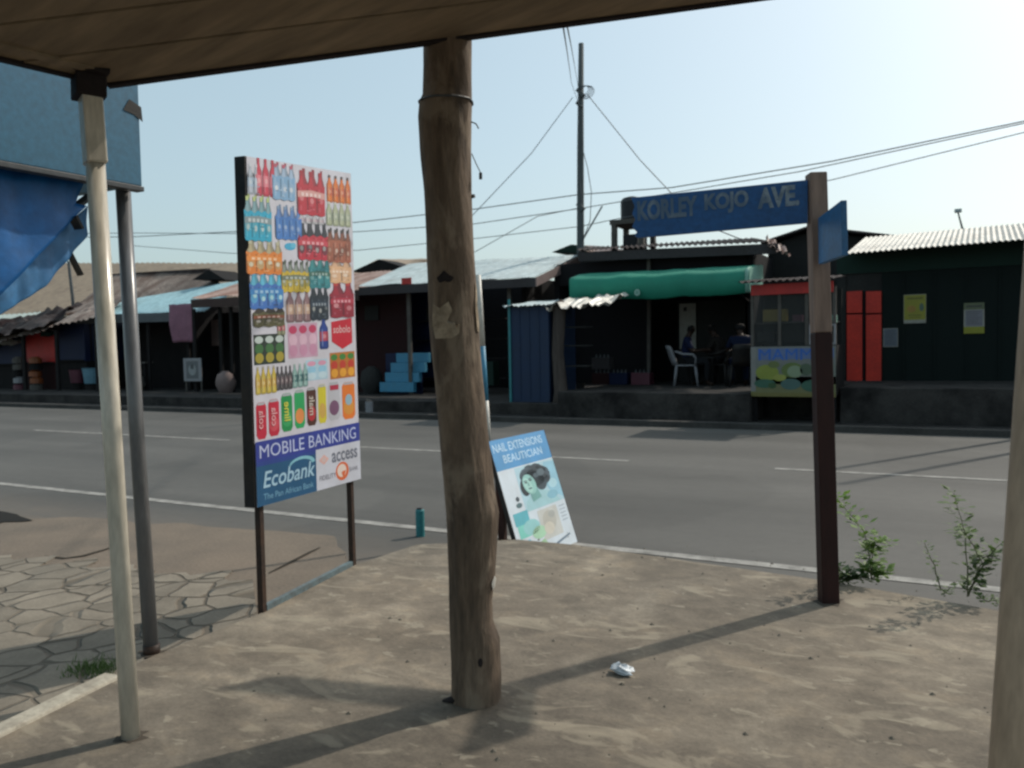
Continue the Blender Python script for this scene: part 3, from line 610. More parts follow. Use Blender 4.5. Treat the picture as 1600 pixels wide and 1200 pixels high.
def bottle(u0, v0, u1, v1, c1, c2, cap='7a7f88', L=3, band=.45):
    w_ = u1-u0; h_ = v1-v0; m_ = (u0+u1)/2
    pr.poly([(m_-w_*.16, v0+h_*.08), (m_+w_*.16, v0+h_*.08), (m_+w_*.2, v0+h_*.2), (u1-w_*.06, v0+h_*.34), (u1-w_*.02, v1-h_*.05), (u1-w_*.15, v1), (u0+w_*.15, v1), (u0+w_*.02, v1-h_*.05), (u0+w_*.06, v0+h_*.34), (m_-w_*.2, v0+h_*.2)], mixh(c1, '181c20', .18), L)
    pr.poly([(m_-w_*.10, v0+h_*.12), (m_+w_*.10, v0+h_*.12), (u1-w_*.24, v0+h_*.36), (u1-w_*.22, v1-h_*.06), (u0+w_*.22, v1-h_*.06), (u0+w_*.24, v0+h_*.36)], c1, L+1)
    pr.rect(u0+w_*.04, v0+h_*band, u1-w_*.04, v0+h_*(band+.3), mixh(c2, '202428', .12), L+2); pr.rect(u0+w_*.22, v0+h_*band, u1-w_*.26, v0+h_*(band+.3), mixh(c2, 'ffffff', .10), L+3)
    pr.ell(m_, v0+h_*(band+.15), w_*.24, h_*.07, mixh(c2, 'e8e4dc', .45), L+4, n=9); pr.rect(m_-w_*.18, v0, m_+w_*.18, v0+h_*.1, cap, L+1)
    pr.rect(u0+w_*.26, v0+h_*.38, u0+w_*.36, v1-h_*.1, mixh(c1, 'ffffff', .38), L+5)
def pack(x0, y0, x1, y1, n, c1, c2, cap='555c66', body=True, c3=None, rows=1):
    """a shrink-wrapped tray as printed on the board: two rows of bottles, wrap with a waved edge, smudged label artwork"""
    u0, v0 = uv(x0, (y0+y1)/2)[0], uv((x0+x1)/2, y0)[1]; u1, v1 = uv(x1, (y0+y1)/2)[0], uv((x0+x1)/2, y1)[1]
    e = .010; u0 -= e; u1 += e; v0 -= .005; v1 += .005; wd = (u1-u0)/n; hh = v1-v0
    if body:
        for k in range(n): bottle(u0+wd*(k+.35), v0, u0+wd*(k+1.2) if k < n-1 else u1, v1-hh*.12, mixh(c1, '30343a', .25), mixh(c2, '30343a', .2), mixh(cap, '202428', .2), 2)
    for k in range(n): bottle(u0+wd*k, v0+hh*(.05 if body else 0), u0+wd*(k+1)*.999, v1, c1, c2, cap, 8)
    if body:
        top = [(u0+(u1-u0)*i/(2*n), v0+hh*(.40 if i % 2 else .34)+prn.uniform(-.002, .002)) for i in range(2*n+1)]
        bot = [(u1-(u1-u0)*i/(2*n)-(.006 if i == 0 else -.006 if i == 2*n else 0), v1+(.003 if i % 2 else -.001)) for i in range(2*n+1)]
        pr.poly(top+bot, c2, 14)
        for k in range(n):
            a_ = u0+wd*k; pr.rect(a_+wd*.0, v0+hh*.44, a_+wd*.14, v1-hh*.06, mixh(c2, '101418', .30), 15); pr.rect(a_+wd*.30, v0+hh*.42, a_+wd*.44, v1-hh*.08, mixh(c2, 'ffffff', .22), 15)
            pr.ell(a_+wd*.5, v0+hh*prn.uniform(.66, .74), wd*.40, hh*.15, mixh(c1, c2, prn.uniform(.2, .6)), 16, n=10); pr.ell(a_+wd*prn.uniform(.4, .6), v0+hh*prn.uniform(.64, .76), wd*.22, hh*.07, mixh(c1, 'f0ece4', prn.uniform(.3, .6)), 17, n=8)
        if c3:
            pr.poly([(u0+.004, v0+hh*.50), ((u0+u1)/2, v0+hh*.46), (u1-.004, v0+hh*.50), (u1-.004, v0+hh*.64), ((u0+u1)/2, v0+hh*.60), (u0+.004, v0+hh*.64)], c3, 18)
            for k in range(5): a_ = u0+(u1-u0)*(.14+.15*k); pr.rect(a_, v0+hh*.525, a_+(u1-u0)*.09, v0+hh*.60, mixh(c3, 'ffffff', .5), 19)
        for k in range(5): a_ = u0+(u1-u0)*prn.uniform(.08, .8); b__ = v0+hh*prn.uniform(.68, .93); pr.rect(a_, b__, a_+(u1-u0)*prn.uniform(.05, .14), b__+hh*.03, mixh(c2, '101010' if k % 2 else 'ffffff', prn.uniform(.2, .4)), 19)
pack(388, 258, 402, 300, 2, 'b0b8c4', '9fb6cc', 'c8ccd4', False)
pack(399, 250, 427, 303, 3, 'c4324a', 'd8707e', 'b02a40', False)
u_, v_ = uv(392, 278); pr.ell(u_, v_, .035, .018, '2f343c', 8); pr.ell(u_, v_, .02, .010, '8b929a', 9)
pack(424, 256, 456, 308, 3, '9fb4cc', '7ba3c6', 'b4566a', True)
pack(462, 266, 503, 332, 3, 'b92738', 'b32034', 'a01c2e', True, 'd39a94')
pack(509, 277, 546, 314, 4, 'd87022', 'c85428', '4a3a34', False)
pack(383, 306, 420, 372, 4, '7fa4ac', '1f9fc0', 'b4c27e', True, '7d8f95')
pack(429, 322, 466, 370, 4, '5f86c2', '3c74ba', '7d98b8', True)
pack(508, 318, 546, 350, 4, 'aab092', '9ca78f', 'c2c4b8', False)
pack(464, 337, 502, 346, 4, 'b8b6bc', 'b09aa4', 'aaaaaa', False)
pack(386, 376, 436, 424, 4, 'b4a886', 'd67c30', 'b8b49a', True, 'e08a3c')
u_, v_ = uv(450, 384); pr.ell(u_, v_, .05, .011, '3ba0c6', 5); pr.ell(u_+.03, v_-.004, .025, .008, '5fb2d0', 6)
pack(463, 348, 508, 402, 4, '30323c', 'b82a3e', '3a3c46', True, 'c0404e')
pack(509, 358, 546, 406, 4, '8a5440', 'a35e46', '3c3836', True)
pack(391, 424, 438, 478, 4, '5fb4d2', '3f6fb8', '54a6cc', True, '3c83c2')
u0, v0 = uv(393, 462); u1, v1 = uv(436, 475); pr.rect(u0+.02, v0+.01, u1-.02, v0+.034, '523f98', 10)
pack(438, 408, 479, 452, 5, '8d968c', 'c8ac34', '4c5648', True, '6c7868')
pack(480, 402, 512, 446, 3, '3c8c90', '2c7c84', '5aa09c', True, '3f6c60')
pack(513, 404, 547, 438, 2, 'd2a888', 'd6aa82', 'c69a7e', True, 'd8b08e')
pack(396, 478, 440, 506, 3, '3c362e', '5a5638', '2f2c28', True, '7e4630'); pack(432, 498, 441, 520, 2, '8c8f70', 'b04a56', '6c6c58', False)
pack(445, 454, 481, 500, 3, '8a6c70', 'b89680', '4c3c40', False)
pack(482, 446, 509, 496, 3, '26303a', '1c2a38', '4a545c', True, '26384a')
pack(514, 440, 551, 492, 2, '9a2438', '8e2236', 'b83c3c', True, 'aa3044')
pack(497, 497, 509, 542, 1, '24408c', 'a8344c', '32488c', False)
u0, v0 = uv(515, 502); u1, v1 = uv(550, 540); pr.poly([(u0, v0), (u1, v0-.01), (u1, v1-.012), ((u0+u1)/2, v1+.006), (u0, v1-.02)], 'c01f34', 5); pr.text('sobolo', u0+.02, v0+.012, u1-.02, v0+.036, 'd8c0c0', 6)
def cartons(x0, y0, x1, y1, n, cols):
    u0, v0 = uv(x0, (y0+y1)/2)[0], uv((x0+x1)/2, y0)[1]; u1, v1 = uv(x1, (y0+y1)/2)[0], uv((x0+x1)/2, y1)[1]; wd = (u1-u0)/n; hh = v1-v0
    pr.rect(u0, v0, u1, v1, cols[0], 4)
    for k in range(n):
        a_, b__ = u0+wd*(k+.06), u0+wd*(k+.94)
        for j, cc in enumerate(cols[1:]): pr.ell((a_+b__)/2, v0+hh*(.18+.30*j), wd*.40, hh*(.12 if j == 0 else .17), cc, 5+j)
cartons(396, 521, 442, 568, 3, ['27342c', 'b8c4c0', '3c6a3c', 'a09238']); cartons(447, 504, 493, 558, 3, ['c09ab0', 'b83c60', 'd2aec0', 'c08aa6'])
cartons(513, 549, 554, 590, 3, ['b26e2c', '3f7c3a', 'b83c2c', 'dc9c34']); cartons(475, 561, 509, 593, 2, ['a6c4d4', 'd094ac', '8ebcd4', 'b8ced8'])
pack(400, 574, 428, 612, 4, 'c8b04c', 'c49a3c', 'a8a08c', False); pack(430, 574, 452, 606, 4, '4c484c', '5c4a50', '3c3a40', False); pack(455, 570, 476, 602, 3, '8cb0ac', '3c6c6e', '9cb4b0', False)
def can(x0, y0, x1, y1, c1, c2, txt=None, c3=None):
    u0, v0 = uv(x0, (y0+y1)/2)[0], uv((x0+x1)/2, y0)[1]; u1, v1 = uv(x1, (y0+y1)/2)[0], uv((x0+x1)/2, y1)[1]; w_ = u1-u0
    pr.poly([(u0+w_*.18, v0), (u1-w_*.18, v0), (u1, v0+.012), (u1, v1-.012), (u1-w_*.18, v1), (u0+w_*.18, v1), (u0, v1-.012), (u0, v0+.012)], c1, 4)
    pr.rect(u0+w_*.15, v0+.001, u1-w_*.15, v0+.008, 'a8acb2', 5)
    if c3: pr.ell((u0+u1)/2, v0+(v1-v0)*.68, w_*.42, (v1-v0)*.2, c3, 5)
    if txt:     # lettering running up the can
        vs, fs = text_geo(txt, .01); pr.add([fb(u0+w_*.22+w_*.56*y, v0+(v1-v0)*(.72-.5*x), .0002*20) for x, y in vs], [f for f in fs], tuple(lin(c2)))
can(400, 628, 415, 686, 'b8243c', 'dfa8ac', 'cola'); can(418, 623, 434, 681, 'b8243c', 'dfa8ac', 'cola', 'c84a58')
can(437, 614, 454, 674, '1f8a4c', 'd8d454', 'lime', '3aa060'); can(457, 609, 473, 669, '2c9c5c', 'cfe0c8', None, 'd8884c'); can(476, 605, 491, 665, '4c2c24', 'c8c0b4', 'malt', 'b03038')
can(494, 600, 507, 661, 'c8bc34', 'b09070', None, 'c4a050'); can(510, 596, 529, 656, 'b4b4bc', '6c5468', None, '74506c'); can(533, 596, 554, 654, 'd8742c', '8cb4c0', None, 'cc8c3c')
u0, v0 = uv(511, 600); u1, _ = uv(528, 600); pr.rect(u0+.01, v0+.004, u1-.01, v0+.02, 'a83048', 7)
u0, v0 = uv(535, 625); u1, _ = uv(552, 625); pr.ell((u0+u1)/2, v0, .04, .018, '90aebc', 7)
# banking part: blue band and the two bank panels
vb0, vb1, vm = .812, .872, .521
pr.rect(0, vb0, 1, vb1, '2f3c8e', 22); pr.text('MOBILE BANKING', .03, vb0+.012, .955, vb1-.010, 'b8c0e0', 23, 0)
pr.rect(0, vb1, vm, 1, '1e5278', 22); pr.rect(0, vb1, vm, vb1+.012, '2a428a', 23); pr.rect(vm, vb1, 1, 1, 'c2c4d0', 22)
pr.text('Ecobank', .05, .902, .50, .950, '9fc0d4', 25, .012, .02)
arc = [(.47+.0+.12*math.cos(R(a)), .905+.024*math.sin(R(a))) for a in range(180, 361, 15)]; arc2 = [(.46+.10*math.cos(R(a)), .908+.018*math.sin(R(a))) for a in range(360, 179, -15)]
for k in range(len(arc)-1): pr.poly([(arc[k][0]-.08, arc[k][1]), (arc[k+1][0]-.08, arc[k+1][1]), (arc2[-2-k][0]-.08, arc2[-2-k][1]), (arc2[-1-k][0]-.08, arc2[-1-k][1])], '7db4c4', 25)
pr.text('The Pan African Bank', .05, .966, .49, .984, '6c9cb8', 25, .01)
pr.poly([(.60, .892), (.65, .908), (.60, .924), (.55, .908)], 'd8a8a0', 24); pr.poly([(.60, .899), (.628, .908), (.60, .917), (.572, .908)], 'c8b4b4', 25)
pr.text('access', .68, .893, .965, .925, '6e7280', 25, .02); pr.text('FIDELITY', .55, .957, .72, .972, '6a6a78', 25, .01); pr.text('BANK', .87, .952, .97, .966, '8a8a96', 25, .01)
pr.ell(.79, .958, .072, .030, 'd4693c', 24); pr.ell(.785, .956, .050, .021, 'e0cfc6', 25); pr.poly([(.80, .982), (.78, .962), (.80, .958), (.83, .958)], 'd4693c', 26)
pr.build('printed_face', M['print'], t, color=True)

# ------------------------------------------------------------------ street name sign
s0 = atz(1295, 940); dN = -(ROT.transposed() @ (s0-EYE)).z
s1 = atd(1275, 271, dN); sm = atd(1283, 520, dN)
t = thing('street_sign', 'wooden street sign post with a faded blue KORLEY KOJO AVE. name board', 'street sign', s0)
mb = MB(); mb.bar(s0+Vector((0, 0, -.04)), sm, .082, .075, up=(-.478, .878, 0)); mb.build('painted_post', M['signpaint'], t, bevel=.006)
mb = MB(); mb.bar(sm, s1, .082, .075, up=(-.478, .878, 0)); mb.build('bare_post', M['signwood'], t, bevel=.006)
d1, d2 = dN-.01, dN*1.045
nq = [atd(986, 309, d2), atd(1262, 281, d1), atd(1262, 348, d1), atd(988, 372, d2)]
nn = (nq[1]-nq[0]).cross(nq[3]-nq[0]).normalized(); nn = nn if nn.y < 0 else -nn
cut = [0, 1]
fq = lambda u, v, h=0: nq[0].lerp(nq[1], u).lerp(nq[3].lerp(nq[2], u), v)+nn*h
outl = [(0.0, .0), (1, 0), (1, 1), (.03, 1), (.012, .93), (.03, .86), (.0, .72), (.022, .55), (.004, .40), (.02, .22)]
mb = MB(); mb.slab([fq(u, v) for u, v in outl], -nn*.022); mb.build('name_board', M['bluepaint'], t)
for wd_, u0_, v0_, u1_, v1_ in (('KORLEY', .035, .10, .385, .60), ('KOJO', .425, .09, .675, .60), ('AVE.', .725, .08, .955, .58)): pr = Print(fq, .002); pr.text(wd_, u0_, v0_, u1_, v1_, 'ffffff', 1, .045); pr.build('lettering', M['letters'], t)
e = atd(1320, 358, dN-.42); a_ = atd(1283, 372, dN-.05)
k1 = [atd(1278, 341, dN-.055), atd(1314, 313, dN-.42), atd(1316, 399, dN-.42), atd(1279, 413, dN-.055)]
kn = (k1[1]-k1[0]).cross(k1[3]-k1[0]).normalized(); kn = kn if kn.x < 0 else -kn
mb = MB(); mb.slab(k1, -kn*.025); mb.build('cross_board', M['bluepaint2'], t, bevel=.002)

# ------------------------------------------------------------------ litter, weeds
mb = MB(); lt = atz(969, 1052); rn = random.Random(4); K = []
for j in range(7):
    for i in range(12):
        a = 2*math.pi*i/12; ph = math.pi*j/6; r = .040*math.sin(ph)*(1+.35*rn.uniform(-1, 1)); K.append(lt+Vector((r*1.15*math.cos(a)+.01*j*.3, r*.8*math.sin(a), .018+.018*math.cos(ph)*(1+.4*rn.uniform(-1, 1)))))
mb.add(K, [(j*12+i, j*12+(i+1) % 12, (j+1)*12+(i+1) % 12, (j+1)*12+i) for j in range(6) for i in range(12)])
tag(mb.build('plastic_bag', M['bag']), 'small crumpled white plastic bag lying on the concrete', 'litter')
def weed(name, stems, label, m, dens=9, ls=.022, seed=1):
    rn = random.Random(seed); b0_ = stems[0][0]; tt = thing(name, label, 'weed', b0_)
    ms = MB(); ml = MB()
    for st in stems:
        pts_ = []
        for i in range(len(st)-1):
            for k in range(4): pts_.append(st[i].lerp(st[i+1], k/4)+Vector((rn.uniform(-1, 1), rn.uniform(-1, 1), 0))*.004)
        pts_.append(st[-1]); n_ = len(pts_); ms.tube(pts_, [.0035*(1-.7*i/n_) for i in range(n_)], 5)
        for i, p in enumerate(pts_[1:]):
            for q in range(dens):
                an = rn.uniform(0, 6.28); up_ = rn.uniform(-.3, .7); L = ls*rn.uniform(.6, 1.5); dv = Vector((math.cos(an), math.sin(an), up_)).normalized(); sd__ = dv.cross(Vector((rn.uniform(-.3, .3), rn.uniform(-.3, .3), 1))).normalized()*L*.30
                o_ = p+dv*rn.uniform(0, ls*1.2); ml.add([o_, o_+dv*L*.5+sd__, o_+dv*L, o_+dv*L*.5-sd__], [(0, 1, 2, 3)])
    ms.build('stem', M['stem'], tt); ml.build('foliage', m, tt)
def wp(py_base, *pts, dd_=0):
    px0, py0 = pts[0]; b = atz(px0, py0); dw = -(ROT.transposed() @ (b-EYE)).z; return [b]+[atd(x, y, dw-.03*i) for i, (x, y) in enumerate(pts[1:])]
weed('tall_weed', [wp(0, (1362, 905), (1358, 862), (1350, 830), (1330, 805), (1308, 778)), wp(0, (1362, 905), (1362, 868), (1366, 846), (1384, 850)), wp(0, (1362, 905), (1372, 893), (1381, 896)), wp(0, (1362, 905), (1355, 880), (1368, 850))], 'tall bright green weed growing just beside the street sign post', M['leaf'], 8, .040, 1)
weed('low_weed', [wp(0, (1325, 908), (1318, 896), (1306, 884)), wp(0, (1325, 908), (1340, 900), (1347, 906)), wp(0, (1325, 908), (1326, 892)), wp(0, (1325, 908), (1312, 905), (1305, 898))], 'low clump of dark weed at the foot of the sign post', M['leafdark'], 12, .03, 2)
weed('thin_weed', [wp(0, (1470, 920), (1462, 890), (1452, 868), (1444, 848)), wp(0, (1470, 920), (1478, 926), (1484, 918))], 'thin sparse weed standing between the two leafier ones', M['leafdark'], 6, .02, 3)
weed('tall_weed', [wp(0, (1512, 932), (1522, 905), (1534, 880), (1520, 852), (1506, 830), (1498, 800), (1490, 770)), wp(0, (1512, 932), (1530, 890), (1545, 870), (1566, 848)), wp(0, (1512, 932), (1540, 875), (1555, 860)), wp(0, (1512, 932), (1510, 842), (1500, 822))], 'tallest branching weed, next to the beige pipe post', M['leafdark'], 7, .036, 4)
weed('low_weed', [wp(0, (1545, 940), (1552, 934), (1560, 945)), wp(0, (1545, 940), (1535, 936), (1528, 930))], 'flat straggly weed at the foot of the beige pipe post', M['leafdark'], 4, .02, 5)
gt = atz(150, 1046, PV); tt = thing('grass_tuft', 'small flat tuft of green grass between the paving slabs and pad', 'grass', gt); mb = MB(); rn = random.Random(9)
for k in range(420):
    p = gt+Vector((rn.gauss(0, .07), rn.gauss(0, .05), 0)); an = rn.uniform(0, 6.28); L = rn.uniform(.012, .04); s_ = Vector((math.cos(an), math.sin(an), 0)); l_ = Vector((rn.uniform(-.7, .7), rn.uniform(-.7, .7), 1))*L
    mb.add([p-s_*.0025, p+s_*.0025, p+l_], [(0, 1, 2)])
mb.build('blades', M['leafdark'], tt)
mb = MB(); rn = random.Random(12)                                   # loose grit scattered over the pad
for k in range(520):
    p = Vector((rn.uniform(-2.4, 3.6), rn.uniform(1.7, 5.0), PAD)); r = rn.choice([.003, .004, .005, .007, .011]); 
    if p.x < LX+.05: continue
    q = [p+Vector((r*math.cos(a)*rn.uniform(.7, 1.3), r*math.sin(a)*rn.uniform(.7, 1.3), .0)) for a in (0, 1.26, 2.5, 3.8, 5.0)]
    mb.add(q+[p+Vector((0, 0, r*.8))], [(i, (i+1) % 5, 5) for i in range(5)])
tag(mb.build('grit', mat('grit_stone', (.16, .14, .11), .9), None), kind='stuff')

# ------------------------------------------------------------------ the shops across the road
YS = YP+3.1                      # common line of the shop fronts
def bx(x0, x1, y0, y1, z0, z1): return MB().box(x0, x1, y0, y1, z0, z1)
def front(px0, py0, px1, py1, Y, th=.04):
    """box whose front face fills this part of the photograph at depth Y"""
    a, b = W(px0, py0, Y), W(px1, py1, Y); zt = (W(px0, py0, Y).z+W(px1, py0, Y).z)/2; zb = (W(px0, py1, Y).z+W(px1, py1, Y).z)/2
    return MB().box(a.x, b.x, Y, Y+th, zb, zt)
def frontz(px0, px1, py0, zb, Y, th=.04):
    m = (px0+px1)/2; return MB().box(X_(px0, Y), X_(px1, Y), Y, Y+th, zb, W(m, py0, Y).z)
def shell(t, x0, x1, y0, y1, z0, z1, m, th=.10, floor=False):
    mb = MB(); mb.box(x0, x0+th, y0, y1, z0, z1); mb.box(x0+th, x1-th, y1-th, y1, z0, z1); mb.box(x1-th, x1, y0, y1, z0, z1); return mb.build('wall', m, t)
def roof_part(t, name, A, B, Cc, D, Yf, Yb, m, **k): return sheet_px(A, B, Cc, D, Yf, Yb, **k).build(name, m, t)

# --- pale-roofed shop with dark red boards (behind the log)
Yr = YS-1.2; Yk = YS+1.1
xa, xb = X_(560, YS), X_(822, YS)
t = thing('roadside_shop', 'dark red board shop under a pale blue-grey sheet roof behind the log', 'shop', ((xa+xb)/2, YS, .30))
A_, B1, C1, D1 = (560, 447), (835, 432), (904, 399), (640, 412)
roof_part(t, 'roof', A_, B1, C1, D1, Yr, Yk, M['palesheet'], waves=60, amp=.012, sag=.03)
q = [W(560, 449, Yr), W(836, 433.5, Yr)]
mb = MB(); h = Vector((0, 0, W(800, 432, Yr).z-W(800, 446, Yr).z)); mb.hexa([q[0]-h, q[1]-h, q[1]-h+Vector((0, .03, 0)), q[0]-h+Vector((0, .03, 0))], [q[0], q[1], q[1]+Vector((0, .03, 0)), q[0]+Vector((0, .03, 0))]); mb.build('fascia', M['fasciagrey'], t)
a, b = W(836, 433.5, Yr)+Vector((.005, 0, 0)), W(905, 400, Yk)+Vector((.005, 0, 0)); th = Vector((.03, 0, 0)); mb = MB(); mb.hexa([a-h, a-h+th, b-h+th, b-h], [a, a+th, b+th, b]); mb.build('barge_board', M['fasciapink'], t)
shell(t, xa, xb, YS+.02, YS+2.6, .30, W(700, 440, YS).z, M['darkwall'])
frontz(560, 641, 448, .30, YS, .05).build('board_front', M['redwall'], t)
frontz(641, 700, 455, .55, YS+.9, .05).build('inner_wall', M['navy'], t)
mb = MB()
for px in (640, 797): mb.box(X_(px-3, YS-.9), X_(px+3, YS-.9), YS-.9, YS-.84, .30, W(px, 448, YS-.9).z)
mb2 = mb
for px in (640, 797): bx(X_(px-2.5, YS-.9), X_(px+2.5, YS-.9), YS-.9, YS-.84, .30, W(px, 446, YS-.9).z).build('post', M['greytimber'], t)
front(757, 565, 771, 602, YS-.2, .3).build('cabinet', M['greenfascia'], t)
front(560, 440, 566, 448, YS-.2, .02)
front(627, 434.0, 643, 444, Yr-.006, .004).build('red_plate', M['red'], t)
for k in range(4): y = .62+.5*k; MB().box(X_(655, YS+.7), X_(795, YS+.7), YS+.55, YS+.85, y, y+.03).build('shelf', M['dark'], t)
for k, (px, py, w_, h_, mm) in enumerate([(666, 480, 9, 20, 'greywall'), (765, 525, 12, 10, 'greywall'), (775, 590, 6, 8, 'yellow'), (760, 530, 5, 7, 'orange')]):
    if k == 0: front(px, py, px+w_, py+h_, YS+.6, .15).build('shelf_box', M[mm], t)
# stepped light blue display stand
t = thing('stepped_stand', 'light blue stepped wooden stand in front of the dark red shop', 'stand', (X_(625, YS-.7), YS-.7, .30))
zz = [Z_(620, y, YS-.9) for y in (612, 597, 582, 567, 552)]
for k in range(4):
    y0 = YS-1.0+.13*k; xl = 592+k*9; xr = 645+k*9-(3 if k == 3 else 0)
    MB().box(X_(xl, y0), X_(xr, y0), y0, y0+.12, zz[k], zz[k+1]-.003).build('step', M['ltblue'], t, bevel=.006)
mb = MB(); mb.box(X_(600, YS-.55), X_(655, YS-.55), YS-.48, YS-.42, .30, zz[4]); mb.build('back_board', M['navy'], t)
# small white tin at the gutter
p = aty(577, 636, YP-.1); t = thing('paint_tin', 'small dented white tin standing by the gutter', 'tin', (p.x, p.y, .06))
MB().tube([Vector((p.x, p.y, .06)), Vector((p.x, p.y, .30))], .085, 14).build('can', M['plastic'], t, smooth=False)
MB().tube([Vector((p.x, p.y, .302)), Vector((p.x+.01, p.y, .315))], .078, 14).build('lid', M['greytimber'], t)

# --- navy sheet-metal kiosk
Yq = YP+.5
x0, x1 = X_(798, Yq), X_(858, Yq); zt = W(825, 478, Yq).z
t = thing('metal_kiosk', 'narrow navy sheet metal kiosk with a flat pale tin roof', 'kiosk', ((x0+x1)/2, Yq, .30))
MB().box(x0, x1, Yq, Yq+1.3, .30, zt).build('body', M['kioskblue'], t, bevel=.01)
mb = MB()
for k in range(1, 4): x = x0+(x1-x0)*k/4; mb.box(x-.012, x+.012, Yq-.012, Yq-.001, .36, zt-.06)
mb.build('seam', M['kioskblue'], t)
MB().box(x0-.03, x0+.02, Yq-.03, Yq-.013, .30, zt+.15).build('door_edge', M['teal'], t)
mb = MB(); mb.sheet((x0-.1, Yq-.15, zt+.01), (x1+.05, Yq-.15, zt+.01), (x1+.05, Yq+1.4, zt+.16), (x0-.1, Yq+1.4, zt+.16), waves=10, amp=.012, sag=.03); mb.build('roof', M['palesheet'], t)
# --- crumpled tin canopy on a thick post
p0_, p1_ = W(850, 478, Yq-.1), W(938, 473, Yq-.1)
t = thing('tin_canopy', 'crumpled pale tin canopy on a thick weathered tree post', 'canopy', (X_(873, Yq), Yq+.1, PZ-.25))
mb = MB(); mb.sheet(p0_+Vector((0, 0, -.02)), p1_, p1_+Vector((.1, 1.3, .18)), p0_+Vector((0, 1.3, .18)), waves=9, amp=.022, rows=6, sag=.14); mb.build('roof', M['bundle'], t)
c0 = X_(873, Yq+.1)
mb = MB(); mb.tube([Vector((c0+.03, Yq+.12, .0)), Vector((c0+.04, Yq+.1, .5)), Vector((c0-.02, Yq+.1, 1.3)), Vector((c0+.03, Yq+.12, p0_.z-.1)), Vector((c0-.05, Yq+.14, p0_.z+.02))], [.24, .14, .12, .13, .17], 12); mb.build('post', wood_mat('dark_tree_post_wood', (.03, .022, .018), (.06, .045, .038), (.09, .07, .06), 6), t, smooth=True)
for zz_ in (Z_(905, 573, Yq+.3), Z_(905, 541, Yq+.3), Z_(905, 512, Yq+.3)): MB().box(X_(884, Yq+.3), X_(918, Yq+.3), Yq+.25, Yq+.6, zz_, zz_+.025).build('shelf', M['greywall'], t)

# --- the drinking bar with the green awning
xa, xb = X_(868, YS), X_(1178, YS); zc = W(1000, 402, YS-.2).z
t = thing('open_bar', 'open dark bar on a platform with a blackened corrugated roof edge', 'bar', ((xa+xb)/2, YS+1, PZ))
Ye = YS-.4
roof_part(t, 'roof', (900, 391), (1205, 377), (1180, 372), (912, 387), Ye, Ye+4.5, M['darksheet'], waves=34, amp=.022, jag=.06)
q = [W(903, 394, Ye+.04), W(1215, 380, Ye+.04)]; hh = Vector((0, 0, W(1000, 392, Ye).z-W(1000, 407, Ye).z)); th = Vector((0, .04, 0))
mb = MB(); mb.hexa([q[0]-hh, q[1]-hh, q[1]-hh+th, q[0]-hh+th], [q[0], q[1], q[1]+th, q[0]+th]); mb.build('fascia', M['fasciagrey'], t)
YB = YS+1.9
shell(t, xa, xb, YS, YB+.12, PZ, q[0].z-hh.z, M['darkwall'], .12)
MB().box(xa+.13, X_(1010, YS+.3), YS+.5, YS+.56, PZ, q[0].z-hh.z).build('partition', M['darkwall'], t)
MB().box(xa+.13, xb-.13, YS, YS+.05, W(1000, 440, YS).z, q[0].z-hh.z-.003).build('header', M['darkwall'], t)
mb = MB(); mb.bar(Vector((X_(1016, YS), YS-.1, PZ)), Vector((X_(1018, YS), YS-.1, q[0].z-hh.z)), .07); mb.build('post', M['greytimber'], t)
MB().box(X_(1060, YS+.9), X_(1165, YS+.9), YS+.9, YS+.98, PZ, W(1100, 470, YS+.9).z).build('inner_wall', M['greywall'], t)
a, b = W(1062, 475, YS+.89), W(1088, 545, YS+.89); MB().box(a.x, b.x, YS+.86, YS+.885, b.z, a.z).build('door_panel', M['paper'], t)
a, b = W(1068, 480, YS+.85), W(1073, 486, YS+.85); MB().box(a.x, b.x, YS+.85, YS+.858, b.z, a.z).build('door_mark', M['black'], t)
# ragged crumpled flap of roof at its right end
mb = MB(); mb.sheet(W(1200, 383, Ye-.1), W(1236, 397, Ye-.1), W(1222, 386, Ye+1.0), W(1196, 370, Ye+1.0), waves=4, amp=.03, rows=5, sag=.12); mb.build('roof_flap', M['pinksheet'], t)
# awning
Ya = YS-1.25
t = thing('awning', 'long rounded green canvas awning with a small pale mark', 'awning', (X_(1030, Ya), Ya, PZ))
al, ar = 889, 1166
def awn(px, k, Y, py): return W(px, py, Y)
prof = []; 
for px, yt, yb in ((889, 432, 468), (1020, 426, 464), (1170, 418, 456)):
    top = W(px, yt, Ya+.45); bot = W(px, yb, Ya+.02); back = Vector((top.x, YS-.02, top.z+.10)); X0 = W(px, yt, Ya).x
    cur = [Vector((X0, back.y, back.z)), Vector((X0, Ya+.55, top.z+.04)), Vector((X0, Ya+.28, top.z-.02)), Vector((X0, Ya+.07, top.z-.07)), Vector((X0, Ya+.005, top.z-.13)), Vector((X0, Ya, (top.z+bot.z)/2-.03)), Vector((X0, Ya+.02, bot.z)), Vector((X0, Ya+.08, bot.z-.015))]
    prof.append(cur)
n = 30; vs = []
for i in range(n+1):
    u = i/n*2; ia = min(int(u), 1); f = u-ia
    for k in range(8):
        p = prof[ia][k].lerp(prof[ia+1][k], f); s_ = noise.noise(Vector((i*.5, k*.3, 2)))*.045; vs.append(p+Vector((0, s_, s_*.5-.03*math.sin(math.pi*(i % 10)/10)*(k > 1))))
mb = MB(); mb.add(vs, [(i*8+k, (i+1)*8+k, (i+1)*8+k+1, i*8+k+1) for i in range(n) for k in range(7)]); o = mb.build('canvas', M['awning'], t, smooth=True); sm_ = o.modifiers.new('thick', 'SOLIDIFY'); sm_.thickness = .006
